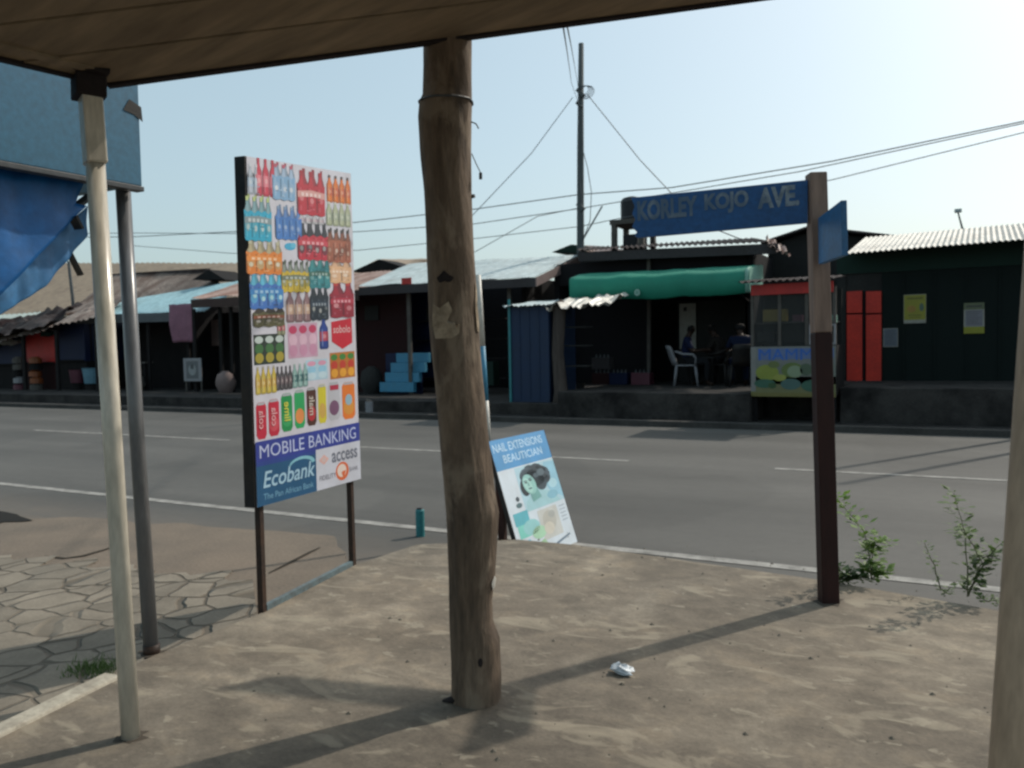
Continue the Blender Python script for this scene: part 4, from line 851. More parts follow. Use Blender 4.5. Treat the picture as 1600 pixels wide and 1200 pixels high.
mb = MB(); E = prof[2]; off_ = Vector((.012, 0, 0)); mb.slab([E[0], E[1], E[2], E[3], E[4], E[5], E[6], E[7], Vector((E[7].x, YS-.03, E[6].z+.1))], off_)
mb.build('end_flap', M['awnpale'], t)
a, b = W(991, 452, Ya-.03), W(1000, 462, Ya-.03); Print(lambda u, v, h=0: Vector((a.x+(b.x-a.x)*u, Ya-.025-h, a.z+(b.z-a.z)*v))).ell(.5, .5, .5, .5, '8fb5a8', 1)
pr = Print(lambda u, v, h=0: Vector((a.x+(b.x-a.x)*u, Ya-.03-h, a.z+(b.z-a.z)*v))); pr.ell(.5, .5, .5, .5, '8fb5a8', 1); pr.ell(.5, .5, .3, .3, '5f8f80', 2); pr.build('emblem', M['print'], t, color=True)
for px in (900, 1150): MB().bar(Vector((X_(px, Ya), Ya+.1, prof[0][6].z)), Vector((X_(px, Ya), YS-.01, prof[0][6].z-.15)), .03).build('strut', M['black'], t)

vs = []
for px_f in (.965, 1.0):
    for k in range(8): p = prof[1][k].lerp(prof[2][k], px_f); vs.append(p+Vector((0, -.028, .012 if k < 4 else 0)))
mb = MB(); mb.add(vs, [(k, 8+k, 9+k, k+1) for k in range(2, 7)]); o = mb.build('pale_edge', M['awnpale'], t, smooth=True); sm_ = o.modifiers.new('thick', 'SOLIDIFY'); sm_.thickness = .005
# plastic chair, table and the three people
def chair(loc, rz, label, mm='plastic'):
    t = thing('plastic_chair', label, 'chair', (0, 0, 0)); 
    for sx in (-1, 1):
        for sy in (-1, 1):
            MB().tube([Vector((sx*.25, sy*.24, 0)), Vector((sx*.20, sy*.19, .42))], [.022, .030], 8).build('leg', M[mm], t, smooth=True)
    mb = MB(); mb.box(-.22, .22, -.21, .22, .41, .44); mb.build('seat', M[mm], t, bevel=.012)
    mb = MB(); n = 8; vs = []
    for j in range(5):
        for i in range(n+1): a = R(-60+120*i/n); r = .24; vs.append(Vector((r*math.sin(a), -.05-r*math.cos(a)-.035*j, .42+.105*j-(.03 if (i in (0, n) and j == 4) else 0))))
    mb.add(vs, [(j*(n+1)+i, j*(n+1)+i+1, (j+1)*(n+1)+i+1, (j+1)*(n+1)+i) for j in range(4) for i in range(n)]); o = mb.build('backrest', M[mm], t, smooth=True); s_ = o.modifiers.new('thick', 'SOLIDIFY'); s_.thickness = .014
    for sx in (-1, 1):
        MB().tube([Vector((sx*.24, -.22, .72)), Vector((sx*.27, -.05, .66)), Vector((sx*.27, .14, .65)), Vector((sx*.25, .20, .58)), Vector((sx*.23, .19, .42))], [.018, .024, .024, .022, .022], 8).build('armrest', M[mm], t, smooth=True)
    t.location = loc; t.rotation_euler = (0, 0, rz); return t
PJ = {  # seated pose, metres, facing +y; (x, y, z, radius)
 'pelvis': (0, 0, .52, .135), 'waist': (0, -.03, .68, .115), 'chest': (0, -.04, .88, .135), 'neck0': (0, -.02, 1.02, .07), 'neck': (0, .0, 1.08, .052), 'head': (0, .02, 1.18, .085), 'crown': (0, .015, 1.27, .068)}
def person(name, loc, rz, label, shirt, lean=.05, turn=0, elbow_f=.12, hand=(.10, .34, .74), skirt=False, scale=1.0):
    t = thing(name, label, 'person', (0, 0, 0))
    V = []; E = []; Rd = []
    def add(p, r, par=None):
        V.append(Vector(p)+Vector((0, lean*max(0, p[2]-.52)*2, 0))); Rd.append(r); i = len(V)-1
        if par is not None: E.append((par, i))
        return i
    pel = add((0, 0, .53), .13); wa = add((0, -.02, .68), .115, pel); ch = add((0, -.03, .86), .13, wa); nk = add((0, -.01, 1.01), .07, ch); n2 = add((0, .01, 1.07), .052, nk); hd_ = add((0, .035, 1.15), .082, n2); cr = add((0, .025, 1.25), .072, hd_)
    add((0, .115, 1.145), .018, hd_)      # nose
    for s in (-1, 1):
        add((s*.088, .02, 1.16), .016, hd_)   # ears
        sh = add((s*.17, -.03, .95), .065, ch); el = add((s*.25, elbow_f, .70), .042, sh); wr = add((s*hand[0]*1.4, hand[1], hand[2]), .030, el)
        pm = add((s*hand[0]*1.15, hand[1]+.07, hand[2]), .030, wr)
        for q in range(4): f1 = add((s*hand[0]*1.1+(q-1.5)*.02, hand[1]+.13, hand[2]-.005), .009, pm); add((s*hand[0]*1.1+(q-1.5)*.021, hand[1]+.165, hand[2]-.02), .008, f1)
        add((s*hand[0]*1.1-s*.05, hand[1]+.08, hand[2]+.01), .010, pm)
        hp = add((s*.10, .06, .50), .10, pel); kn = add((s*.15, .44, .50), .068, hp); an = add((s*.14, .42, .10), .042, kn); add((s*.14, .46, .04), .038, an); add((s*.15, .56, .03), .034, an+1)
    me = bpy.data.meshes.new('b'); me.from_pydata(V, E, []); ob = bpy.data.objects.new('b', me); C.objects.link(ob)
    sk = ob.modifiers.new('s', 'SKIN'); sv = me.skin_vertices[0].data
    for i, r in enumerate(Rd): sv[i].radius = (r, r)
    sv[0].use_root = True; sb = ob.modifiers.new('d', 'SUBSURF'); sb.levels = 2; sb.render_levels = 2
    dg = bpy.context.evaluated_depsgraph_get(); dg.update(); me2 = bpy.data.meshes.new_from_object(ob.evaluated_get(dg)); bpy.data.objects.remove(ob)
    for mm in ('skin', shirt, 'trousers'): me2.materials.append(M[mm])
    vs_ = [v.co.copy() for v in me2.vertices]; fs_ = [tuple(p.vertices) for p in me2.polygons]
    bo = bpy.data.objects.new('body', me2)
    me2.materials.clear(); me2.materials.append(M['skin']); me2.polygons.foreach_set('use_smooth', [True]*len(me2.polygons)); C.objects.link(bo); bo.parent = t; BASE[bo.name] = Vector((0, 0, 0))
    nr = [v.normal.copy() for v in me2.vertices]
    def shell_part(nm, m, test, off):
        mb = MB(); keep = [f for f in fs_ if test(sum((vs_[i] for i in f), Vector())/len(f))]; ids = sorted({i for f in keep for i in f}); mp = {i: k for k, i in enumerate(ids)}
        mb.add([vs_[i]+nr[i]*off for i in ids], [tuple(mp[i] for i in f) for f in keep]); o = mb.build(nm, m, None, smooth=True); o.location = (0, 0, 0)
        dlt = BASE[o.name]; 
        for v in o.data.vertices: v.co += dlt
        o.parent = t; s_ = o.modifiers.new('thick', 'SOLIDIFY'); s_.thickness = .008
    shell_part('shirt', M[shirt], lambda c_: c_.z > .56 and c_.z < 1.0 and (abs(c_.x) < .2 or c_.z > .78) and c_.y < .16, .012)
    shell_part('trousers', M['trousers' if not skirt else shirt], lambda c_: c_.z <= .60 and c_.z > .12 and not (c_.z > .60) and abs(c_.x) < .26, .014)
    shell_part('hair', M['hair'], lambda c_: c_.z > 1.14 and not (c_.y > .06+lean*1.3 and c_.z < 1.24), .012)
    t.location = loc; t.rotation_euler = (0, 0, rz); t.scale = (scale,)*3; return t
cY = YS-.55
cl = Vector((X_(1072, cY), cY, PZ)); chair(cl, R(-75), 'white plastic armchair on the bar platform under the blue-shirted person')
person('person', cl+Vector((0, 0, .0)), R(-75), 'person in a blue shirt sitting in the white plastic chair', 'shirtblue', .06)
cY2 = YS-.15
cl2 = Vector((X_(1125, cY2), cY2, PZ)); chair(cl2, R(80), 'dark plastic armchair under the person in brown', 'black')
person('person', cl2, R(80), 'person in dark brown clothes leaning forward, seated between the two in blue', 'shirtdark', .12)
cY3 = YS-.85
cl3 = Vector((X_(1158, cY3), cY3, PZ)); chair(cl3, R(20), 'dark plastic armchair beside the snack kiosk, under the person in a navy dress', 'black')
person('person', cl3, R(20), 'person in a long navy dress sitting close beside the snack kiosk', 'shirtnavy', .10, skirt=True)
tt_ = thing('low_table', 'small dark wooden table between the seated people', 'table', (X_(1098, YS-.3), YS-.3, PZ)); tl = Vector((X_(1098, YS-.3), YS-.3, PZ))
MB().box(tl.x-.28, tl.x+.28, tl.y-.22, tl.y+.22, PZ+.56, PZ+.59).build('tabletop', M['greywall'], tt_, bevel=.005)
for sx in (-1, 1):
    for sy in (-1, 1): MB().box(tl.x+sx*.25-.02, tl.x+sx*.25+.02, tl.y+sy*.19-.02, tl.y+sy*.19+.02, PZ, PZ+.559).build('leg', M['dark'], tt_)

# --- snack kiosk with glass case and banner
Yg = YP+.2; x0, x1 = X_(1173, Yg), X_(1307, Yg); zr = W(1240, 436, Yg-.1).z; z1_ = W(1240, 459, Yg).z; zs = W(1240, 540, Yg).z; zb = W(1240, 619, Yg).z; dpt = 1.0
t = thing('snack_kiosk', 'snack kiosk with red top, glass display case and painted food banner', 'kiosk', ((x0+x1)/2, Yg, PZR))
MB().box(x0, x1, Yg, Yg+dpt, zb+.02, zs).build('counter_box', M['dark'], t)
mb = MB(); mb.sheet((x0-.16, Yg-.25, zr-.02), (x1+.02, Yg-.25, zr-.02), (x1+.02, Yg+dpt+.1, zr+.10), (x0-.16, Yg+dpt+.1, zr+.10), waves=14, amp=.018); mb.build('roof', M['darksheet'], t)
MB().box(x0+.02, x1-.04, Yg-.05, Yg-.02, z1_, zr-.06).build('red_fascia', M['red'], t)
for fx_ in (0, .34, .67, 1): x = x0+.03+(x1-x0-.06)*fx_; MB().box(x-.025, x+.025, Yg, Yg+.05, zs, z1_+.1).build('case_post', M['greytimber'], t)
MB().box(x0+.03, x1-.03, Yg+dpt-.05, Yg+dpt, zs, z1_+.1).build('back_board', M['greywall'], t)
for f0_, f1_ in ((0, .34), (.34, .67), (.67, 1)):
    a_, b_ = x0+.06+(x1-x0-.06)*f0_, x0+(x1-x0-.06)*f1_; MB().box(a_, b_, Yg+.02, Yg+.026, zs, z1_+.05).build('glass_pane', M['glass'], t)
zm = (zs+z1_)/2-.05
mb = MB(); mb.box(x0+.06, x1-.06, Yg+.06, Yg+dpt-.06, zm, zm+.02); mb.build('shelf', M['greytimber'], t)
for px, py, w_, h_, mm in ((1192, 484, 36, 18, 'yellow'), (1238, 492, 15, 12, 'pinkplastic'), (1184, 520, 26, 14, 'greywall'), (1222, 505, 34, 30, 'greywall'), (1296, 492, 10, 12, 'awnpale'), (1196, 466, 20, 16, 'dark')):
    a_, b_ = W(px, py, Yg+.3), W(px+w_, py+h_, Yg+.3); MB().box(a_.x, b_.x, Yg+.3, Yg+.5, b_.z, a_.z).build('food_tray', M[mm], t, bevel=.01)
mb = MB(); a_, b_ = W(1264, 507, Yg-.04), W(1306, 538, Yg-.04)
for q in ((a_.x, b_.x, b_.z, b_.z+.03), (a_.x, b_.x, a_.z-.03, a_.z), (a_.x, a_.x+.03, b_.z+.03, a_.z-.03), (b_.x-.03, b_.x, b_.z+.03, a_.z-.03)): mb.box(q[0], q[1], Yg-.04, Yg-.015, q[2], q[3])
mb.build('serving_frame', M['plastic'], t)
ba, bb_ = W(1173, 541, Yg-.03), W(1306, 620, Yg-.03); zta, zba = W(1240, 541, Yg-.03).z, W(1240, 620, Yg-.03).z
MB().box(ba.x, bb_.x, Yg-.03, Yg-.004, zba, zta).build('banner_board', M['greytimber'], t)
pr = Print(lambda u, v, h=0: Vector((ba.x+(bb_.x-ba.x)*u, Yg-.031-h, zta+(zba-zta)*v)), .001)
pr.rect(0, 0, 1, 1, '6f7270', 1); pr.rect(.0, .60, 1, 1, '6c6c46', 2); pr.rect(.0, .35, 1, .75, '6a6f68', 2)
pr.poly([(.09, .04), (.98, .04), (.98, .24), (.09, .27)], '566a94', 3); pr.text('MAMMA', .10, .05, .90, .27, '1a5ab0', 4, 0)
pr.ell(.20, .52, .14, .16, '7e8832', 4); pr.ell(.28, .36, .07, .07, '5f6a3a', 5); pr.ell(.17, .74, .13, .09, '2c5a48', 5); pr.ell(.26, .78, .05, .06, '2a4c26', 6)
pr.ell(.50, .47, .13, .15, '5a6c34', 5); pr.ell(.53, .50, .09, .12, '7c8c70', 6); pr.ell(.48, .75, .12, .11, '40605c', 6); pr.ell(.66, .46, .07, .12, '465844', 6)
pr.ell(.76, .78, .16, .12, '2f5a4a', 6); pr.ell(.84, .55, .12, .13, '6c8a7c', 5); pr.ell(.35, .62, .08, .07, '8c9040', 6); pr.rect(0, .92, 1, 1, '6c6634', 7); pr.rect(.0, 0, .06, .9, '7a7a78', 3)
pr.build('banner_print', M['print'], t, color=True)
for fx_ in (.04, .96):
    for yy in (Yg+.04, Yg+dpt-.08): x = x0+(x1-x0)*fx_; MB().box(x-.04, x+.04, yy, yy+.05, -.02, zb+.019).build('leg', M['dark'], t)

# --- green shop with corrugated roof and red shutters
Yw = YS-.25; x0, x1 = X_(1308, Yw), X_(1309, Yw)+11
zt = W(1420, 398, Yw).z
t = thing('green_shop', 'dark green board shop with a pale corrugated roof and paper notices', 'shop', ((x0+x1)/2, Yw, PZR))
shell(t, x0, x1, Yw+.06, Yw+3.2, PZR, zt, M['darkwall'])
MB().box(X_(1378, Yw), x1, Yw, Yw+.05, PZR, zt-.30).build('board_front', M['greenwall'], t)
MB().box(x0, X_(1322, Yw)-.003, Yw, Yw+.055, PZR, zt-.30).build('block_pillar', M['greywall'], t)
MB().box(X_(1322, Yw), X_(1378, Yw)-.003, Yw+.02, Yw+.055, W(1350, 455, Yw).z, zt-.30).build('header', M['greywall'], t)

mb = MB()
for k in range(18): x = X_(1378, Yw)+.35+.52*k; mb.box(x, x+.04, Yw-.02, Yw-.001, PZR+.01, zt-.31)
mb.build('cover_strip', M['greenwall'], t)
Yr2 = Yw-.75
a_ = W(1322, 396, Yr2); b_ = W(1620, 372, Yr2); dx = b_-a_; dx.y = 0; dx.normalize()
bz = a_.z
A2 = Vector((a_.x, Yr2, a_.z)); L2 = 11; B2_ = Vector((a_.x+L2, Yr2, a_.z+(b_.z-a_.z)/(b_.x-a_.x)*L2))
dback = W(1336, 372, Yr2+2.9); bk = dback-A2; bk.x = .05
mb = MB(); mb.sheet(A2, B2_, B2_+bk, A2+bk, waves=118, amp=.014); mb.build('roof', M['greysheet'], t)
def zroof(x, y): f = (x-A2.x)/L2; return A2.z+(B2_.z-A2.z)*f+bk.z*(y-Yr2)/bk.y-.045
mb = MB(); mb.hexa([(x0, Yw-.03, zt-.297), (x1, Yw-.03, zt-.297), (x1, Yw-.001, zt-.297), (x0, Yw-.001, zt-.297)], [(x0, Yw-.03, zroof(x0, Yw-.03)), (x1, Yw-.03, zroof(x1, Yw-.03)), (x1, Yw-.001, zroof(x1, Yw)), (x0, Yw-.001, zroof(x0, Yw))]); mb.build('header_board', M['greenfascia'], t)
sh_t = [(1323, 1347, 455, 489), (1353, 1377, 455, 489), (1323, 1347, 491.5, 603), (1353, 1377, 491.5, 603)]
for a in sh_t: front(a[0], a[2], a[1], a[3], Yw-.035, .05).build('shutter', M['redshutter'], t, bevel=.006)
MB().box(X_(1321, Yw), X_(1379, Yw), Yw+.016, Yw+.019, PZR, W(1350, 455, Yw).z).build('shutter_frame', M['darkwall'], t)
def notice(px0, py0, px1, py1, label, kind):
    a_, b_ = W(px0, py0, Yw-.03), W(px1, py1, Yw-.03); za, zb_ = W((px0+px1)/2, py0, Yw-.03).z, W((px0+px1)/2, py1, Yw-.03).z
    t2 = thing('paper_notice', label, 'notice', ((a_.x+b_.x)/2, Yw-.03, zb_)); MB().box(a_.x, b_.x, Yw-.024, Yw-.0205, zb_, za).build('sheet', M['paper'], t2)
    pr = Print(lambda u, v, h=0: Vector((a_.x+(b_.x-a_.x)*u, Yw-.0245-h, za+(zb_-za)*v)), .0008)
    if kind == 0:
        pr.rect(.02, .02, .98, .88, '8c8a24', 1); pr.rect(.14, .1, .86, .17, '6c6a20', 2); pr.ell(.35, .5, .2, .12, '9a7830', 2); pr.ell(.8, .45, .1, .14, '4c6052', 2); pr.rect(.2, .7, .8, .74, '6a6820', 2); pr.rect(.25, .78, .75, .81, '6a6820', 2)
    elif kind == 1:
        pr.rect(.0, .0, 1, .22, '5c6448', 1); pr.rect(0, .78, 1, 1, '8a8a1e', 1); pr.rect(.08, .24, .92, .76, '74747c', 1)
        for k in range(7): pr.rect(.15, .28+.065*k, .85-.1*(k % 3), .30+.065*k, '55555c', 2)
        pr.rect(.12, .08, .88, .15, '40443a', 2)
    else:
        pr.rect(.04, .03, .96, .97, '5c6470', 1)
        for k in range(8): pr.rect(.15, .12+.1*k, .85-.1*(k % 2), .15+.1*k, '444a54', 2)
    pr.build('printed_text', M['print'], t2, color=True)
notice(1412, 460, 1447, 505, 'yellow paper notice nearest the red shutters on the green shop', 0)
notice(1506, 473, 1538, 521, 'grey notice with a yellow foot on the green shop front', 1)
notice(1380, 513, 1403, 542, 'small bluish grey paper low down beside the red shutters', 2)
# gable roof behind, between bar and green shop
Yz = YS+2.4; G_ = lambda x, y, Y=Yz: W(x, y, Y)
t = thing('gabled_house', 'grey house gable rising behind the snack kiosk', 'house', (X_(1270, Yz), Yz, .06))
mb = MB(); mb.slab([G_(1200, 384), G_(1268, 361), G_(1385, 374), Vector((X_(1385, Yz), Yz, .06)), Vector((X_(1200, Yz), Yz, .06))], (0, 3, 0)); mb.build('wall', M['greywall'], t)
mb = MB(); a_, b_, c_ = G_(1193, 383), G_(1268, 358), G_(1400, 373); u_ = Vector((0, 0, .05)); bk = Vector((0, 3.5, 0)); f_ = Vector((0, -.3, 0))
mb.hexa([a_+f_, b_+f_, b_+bk, a_+bk], [p+u_ for p in (a_+f_, b_+f_, b_+bk, a_+bk)]); mb.hexa([b_+f_+Vector((.002, 0, 0)), c_+f_, c_+bk, b_+bk+Vector((.002, 0, 0))], [p+u_ for p in (b_+f_+Vector((.002, 0, 0)), c_+f_, c_+bk, b_+bk+Vector((.002, 0, 0)))]); mb.build('roof', M['darksheet'], t)
# street lamp beyond the green shop
Yl = YS+9; t = thing('street_lamp', 'tiny lamp head on a thin leaning mast above the pale corrugated roof', 'street lamp', (X_(1508, Yl), Yl, .06))
MB().tube([Vector((X_(1510, Yl), Yl, .06)), W(1505, 362, Yl), W(1497, 332, Yl)], [.05, .03, .02], 8).build('mast', M['utility'], t)
a_ = W(1497, 329, Yl); MB().box(a_.x-.09, a_.x+.09, Yl-.1, Yl+.1, a_.z-.05, a_.z+.04).build('lamp_head', M['bulb'], t, bevel=.01)

# --- black water tank on its timber stand, above the bar
Yt = YS+3.2; zroof = 2.2
t = thing('water_tank', 'black plastic water tank on a rough timber stand above the bar roof', 'tank', (X_(978, Yt), Yt, .06))
for px, py in ((960, 350), (1003, 352)):
    MB().bar(Vector((X_(px, Yt), Yt, .06)), W(px, py, Yt), .13).build('leg', M['greytimber'], t); MB().bar(Vector((X_(px, Yt), Yt+1.0, .06)), Vector((X_(px, Yt), Yt+1.0, W(px, py, Yt).z)), .13).build('leg', M['greytimber'], t)
mb = MB(); a_ = W(954, 345, Yt); b_ = W(1010, 345, Yt); mb.box(a_.x, b_.x, Yt-.07, Yt+1.1, a_.z-.12, a_.z); mb.build('platform', M['greytimber'], t)
a_ = W(971, 345, Yt+.5); b_ = W(1003, 307, Yt+.5); r_ = (b_.x-a_.x)/2; cx = (a_.x+b_.x)/2; cy = Yt+.5; za = a_.z+.003
MB().tube([Vector((cx, cy, za)), Vector((cx, cy, b_.z-.1)), Vector((cx, cy, b_.z-.02)), Vector((cx, cy, b_.z+.02))], [r_, r_, r_*.8, r_*.35], 24).build('tank_body', M['tankblack'], t)
MB().box(X_(973, Yt), X_(996, Yt), Yt+.1, Yt+.9, W(985, 390, Yt).z-.3, W(985, 365, Yt).z).build('lower_drum', M['tankblack'], t, bevel=.03)

# --- utility pole and cables
Yu = YS+1.9
pu = [Vector((X_(906, Yu), Yu, .06)), W(907, 390, Yu), W(908, 68, Yu)]
t = thing('utility_pole', 'tall grey wooden utility pole with coiled cables near its top', 'utility pole', pu[0])
MB().tube([pu[0], pu[1], W(907, 230, Yu), pu[2]], [.11, .095, .085, .065], 12).build('pole', M['utility'], t, smooth=True)
mb = MB()
for k in range(5):
    c_ = W(912+k*1.4, 141+k*.8, Yu-.08); rr = .13+.014*k; mb.tube([c_+Vector((rr*math.cos(R(20*i)), .02*math.sin(R(40*i)), rr*.85*math.sin(R(20*i)))) for i in range(19)], .008, 5, cap=False)
mb.build('cable_coil', M['wire'], t)
mb = MB(); mb.bar(W(902, 140, Yu-.07), W(912, 150, Yu-.07), .09); mb.bar(W(901, 160, Yu-.07), W(909, 168, Yu-.07), .07); mb.bar(W(903, 318, Yu-.07), W(912, 328, Yu-.07), .10); mb.build('bracket', M['utility'], t)
mb = MB(); mb.tube([W(904, 130, Yu-.1), W(905, 180, Yu-.12), W(905, 260, Yu-.1), W(909, 320, Yu-.1)], .012, 5); mb.tube([W(911, 235, Yu), W(918, 262, Yu), W(924, 300, Yu), W(922, 345, Yu), W(912, 372, Yu)], .010, 5); mb.build('down_cable', M['wire'], t)
MB().bar(W(911, 374, Yu), W(941, 322, Yu), .03).build('stay_bar', M['wire'], t)
def cable(pts, label, r=.011, sag=.0, name='overhead_cable', n=10):
    out = []
    for i in range(len(pts)-1):
        for k in range(n): f = k/n; p = pts[i].lerp(pts[i+1], f); p = p-Vector((0, 0, sag*4*f*(1-f))); out.append(p)
    out.append(pts[-1]); o = MB().tube(out, r, 5).build(name, M['wire']); tag(o, label, 'cable', 'overhead cables'); return o
pl_ = lambda L: [W(x, y, Yu) for x, y in L]
cable(pl_([(-20, 372), (208, 370), (365, 362), (560, 347), (740, 327), (905, 304), (1050, 293), (1300, 252), (1640, 181)]), 'topmost of the long cables running along the street', .013)
cable(pl_([(-20, 366), (208, 364), (365, 365), (560, 362), (740, 350), (905, 326), (1250, 268), (1640, 184)]), 'middle long cable tied to the pole at bracket height', .011)
cable(pl_([(208, 384), (365, 396), (560, 391), (740, 373), (905, 354), (985, 338), (1300, 281), (1640, 197)]), 'lowest of the long cables running along the street', .010)
cable([W(895, 152, Yu), W(830, 240, Yu-1.5), W(735, 340, Yu-3)], 'cable sloping down from the pole top behind the log', .010)
cable([W(918, 148, Yu), W(1000, 250, Yu-.8), W(1050, 303, Yu-1.2), W(1110, 355, Yu-1.4), W(1168, 378, Yu-1.6)], 'cable sloping from the pole coil down to the bar roof', .012)
cable([W(905, 325, Yu), W(840, 338, Yu-1), W(745, 392, Yu-2), W(700, 412, Yu-2)], 'slack cable from the pole bracket to the pale roof', .009)
cable([W(906, 168, Yu), W(893, 130, Yu-2.5), atd(886, 80, 9), atd(878, 30, 4.5), atd(876, 5, 3.6)], 'slack cable from the pole towards the viewer, lower of the pair', .006)
cable([W(904, 140, Yu), W(899, 110, Yu-2.5), atd(892, 70, 9), atd(884, 30, 4.5), atd(882, 5, 3.6)], 'slack cable from the pole towards the viewer, upper of the pair', .006)

# --- rusty pink roofed shop left of the log
Yr = YS-1.0; xa, xb = X_(300, YS), X_(556, YS)
t = thing('roadside_shop', 'dark open shop under a rusty pink sheet roof behind the drinks board', 'shop', ((xa+xb)/2, YS, .30))
roof_part(t, 'roof', (299, 466), (562, 452), (690, 417), (382, 440), Yr, YS+1.6, M['pinksheet'], waves=50, amp=.015, sag=.05)
q = [W(298, 468, Yr-.01), W(560, 454, Yr-.01)]; hh = Vector((0, 0, .24)); th = Vector((0, .04, 0)); mb = MB(); mb.hexa([q[0]-hh, q[1]-hh, q[1]-hh+th, q[0]-hh+th], [q[0], q[1], q[1]+th, q[0]+th]); mb.build('fascia', mat('brown_fascia', (.06, .035, .03), .85), t)
shell(t, xa, xb, YS+.02, YS+2.4, .30, q[0].z-.1, M['darkwall'])
MB().box(xa+.11, xb-.11, YS+.9, YS+.95, .30, q[0].z-.3).build('inner_wall', M['dark'], t)
for px in (304, 345, 362, 556): MB().box(X_(px-2, YS-.8), X_(px+2, YS-.8), YS-.8, YS-.74, .30, q[0].z-.25).build('post', M['dark'], t)
# --- light blue roofed shop
Yr = YS-.6; xa, xb = X_(128, YS), X_(296, YS)
t = thing('roadside_shop', 'dark open shop under a light blue sheet roof with grey fascia', 'shop', ((xa+xb)/2, YS, .30))
roof_part(t, 'roof', (118, 492), (320, 486), (398, 434), (215, 466), Yr, YS+2.5, M['bluesheet'], waves=40, amp=.012, sag=.03)
q = [W(118, 493, Yr-.01), W(298, 487, Yr-.01)]; hh = Vector((0, 0, .27)); mb = MB(); mb.hexa([q[0]-hh, q[1]-hh, q[1]-hh+th, q[0]-hh+th], [q[0], q[1], q[1]+th, q[0]+th]); mb.build('fascia', mat('pale_grey_fascia', (.10, .11, .12), .8), t)
shell(t, xa, xb, YS+.02, YS+2.4, .30, q[0].z-.1, M['darkwall'])
MB().box(xa+.11, xb-.11, YS+.8, YS+.85, .30, q[0].z-.3).build('inner_wall', M['dark'], t)
for px in (140, 232, 294): MB().box(X_(px-2, YS-.4), X_(px+2, YS-.4), YS-.4, YS-.34, .30, q[0].z-.2).build('post', M['dark'], t)
# pink cloth hung from the eave
a_, b_ = W(262, 476, Yr-.2), W(302, 534, Yr-.2)
mb = cloth([[Vector((a_.x, Yr-.15, a_.z)), Vector((b_.x, Yr-.15, a_.z))], [Vector((a_.x+.06, Yr-.2, (a_.z+b_.z)/2)), Vector((b_.x-.02, Yr-.2, (a_.z+b_.z)/2))], [Vector((a_.x+.12, Yr-.16, b_.z)), Vector((b_.x+.02, Yr-.16, b_.z))]], 12, .06, 3); o = mb.build('hanging_cloth', M['pink'], None, smooth=True)
s_ = o.modifiers.new('thick', 'SOLIDIFY'); s_.thickness = .01; tag(o, 'faded pink cloth hanging from the eave between two shops', 'cloth')
# framed board on a small stand
Yx = YS-.9; a_, b_ = W(286, 560, Yx), W(315, 596, Yx); t = thing('sandwich_board', 'whitish framed notice board on thin legs outside the dark shops', 'notice board', ((a_.x+b_.x)/2, Yx, .30))
MB().box(a_.x, b_.x, Yx, Yx+.03, b_.z, a_.z).build('frame', M['plastic'], t, bevel=.01)
pr = Print(lambda u, v, h=0: Vector((a_.x+(b_.x-a_.x)*u, Yx-.001-h, a_.z+(b_.z-a_.z)*v)), .001); pr.rect(.16, .12, .84, .88, '5c6064', 1); pr.ell(.5, .5, .22, .24, '8a8e90', 2); pr.ell(.5, .36, .1, .12, '44484c', 3); pr.build('printed_picture', M['print'], t, color=True)
for x in (a_.x+.05, b_.x-.05): MB().box(x-.02, x+.02, Yx+.031, Yx+.06, .30, a_.z-.1).build('leg', M['greytimber'], t)
# bench under it
def bench(px0, px1, py, Y, label):
    a_, b_ = W(px0, py, Y), W(px1, py, Y); t = thing('wooden_bench', label, 'bench', ((a_.x+b_.x)/2, Y, .30)); MB().box(a_.x, b_.x, Y, Y+.3, a_.z-.04, a_.z).build('seat', M['greytimber'], t)
    for x in (a_.x+.08, b_.x-.08): MB().box(x-.03, x+.03, Y+.03, Y+.27, .30, a_.z-.041).build('leg', M['dark'], t)
bench(250, 310, 614, YS-1.3, 'low grey plank bench before the light blue roofed shop')
bench(196, 226, 566, YS-.5, 'dark market table plank behind the grey post')
# basins
def basin(px, py, r, label, mm):
    c_ = W(px, py, YS-.6); t = thing('plastic_basin', label, 'basin', (c_.x, YS-.6, c_.z)); 
    o = MB().tube([Vector((c_.x, YS-.6, c_.z)), Vector((c_.x, YS-.6, c_.z+r*1.6)), Vector((c_.x, YS-.6, c_.z+r*1.65))], [r*.8, r, r*1.08], 18).build('bowl', M[mm], t, smooth=False); MB().tube([Vector((c_.x, YS-.6, .30)), Vector((c_.x, YS-.6, c_.z-.002))], r*.7, 10).build('stand', M['dark'], t)
basin(145, 599, .30, 'pale blue plastic tub on a stand by the cream pipe post', 'blueplastic'); basin(122, 598, .26, 'dull red plastic tub on a stand next to the pale blue one', 'pinkplastic')

# --- left end: blue and red painted kiosks under a scrap sheet roof
Yk2 = YS-.6
for px0, px1, py0, mm, lab in ((-60, 37, 520, 'navy', 'navy painted kiosk at the far end, partly behind the tarpaulin'), (39, 87, 512, 'red', 'dull red painted kiosk between two navy ones'), (89, 133, 503, 'navy', 'navy painted kiosk between the red kiosk and the light blue roofed shop')):
    x0, x1 = X_(px0, Yk2), X_(px1, Yk2); zt = W((px0+px1)/2, py0, Yk2).z; t = thing('painted_kiosk', lab, 'kiosk', ((x0+x1)/2, Yk2, .30), 'painted kiosks under the scrap roof')
    zmid = .30+(zt-.30)*.42
    MB().box(x0, x1, Yk2, Yk2+1.8, zmid, zt).build('body', M[mm], t, bevel=.01); MB().box(x0, x1, Yk2+.05, Yk2+1.8, .30, zmid-.003).build('lower_body', M['dark' if mm == 'navy' else 'redwall'], t)
    MB().box(x0+.05, x1-.05, Yk2-.04, Yk2-.001, zmid, zmid+.05).build('counter', M['dark'], t)
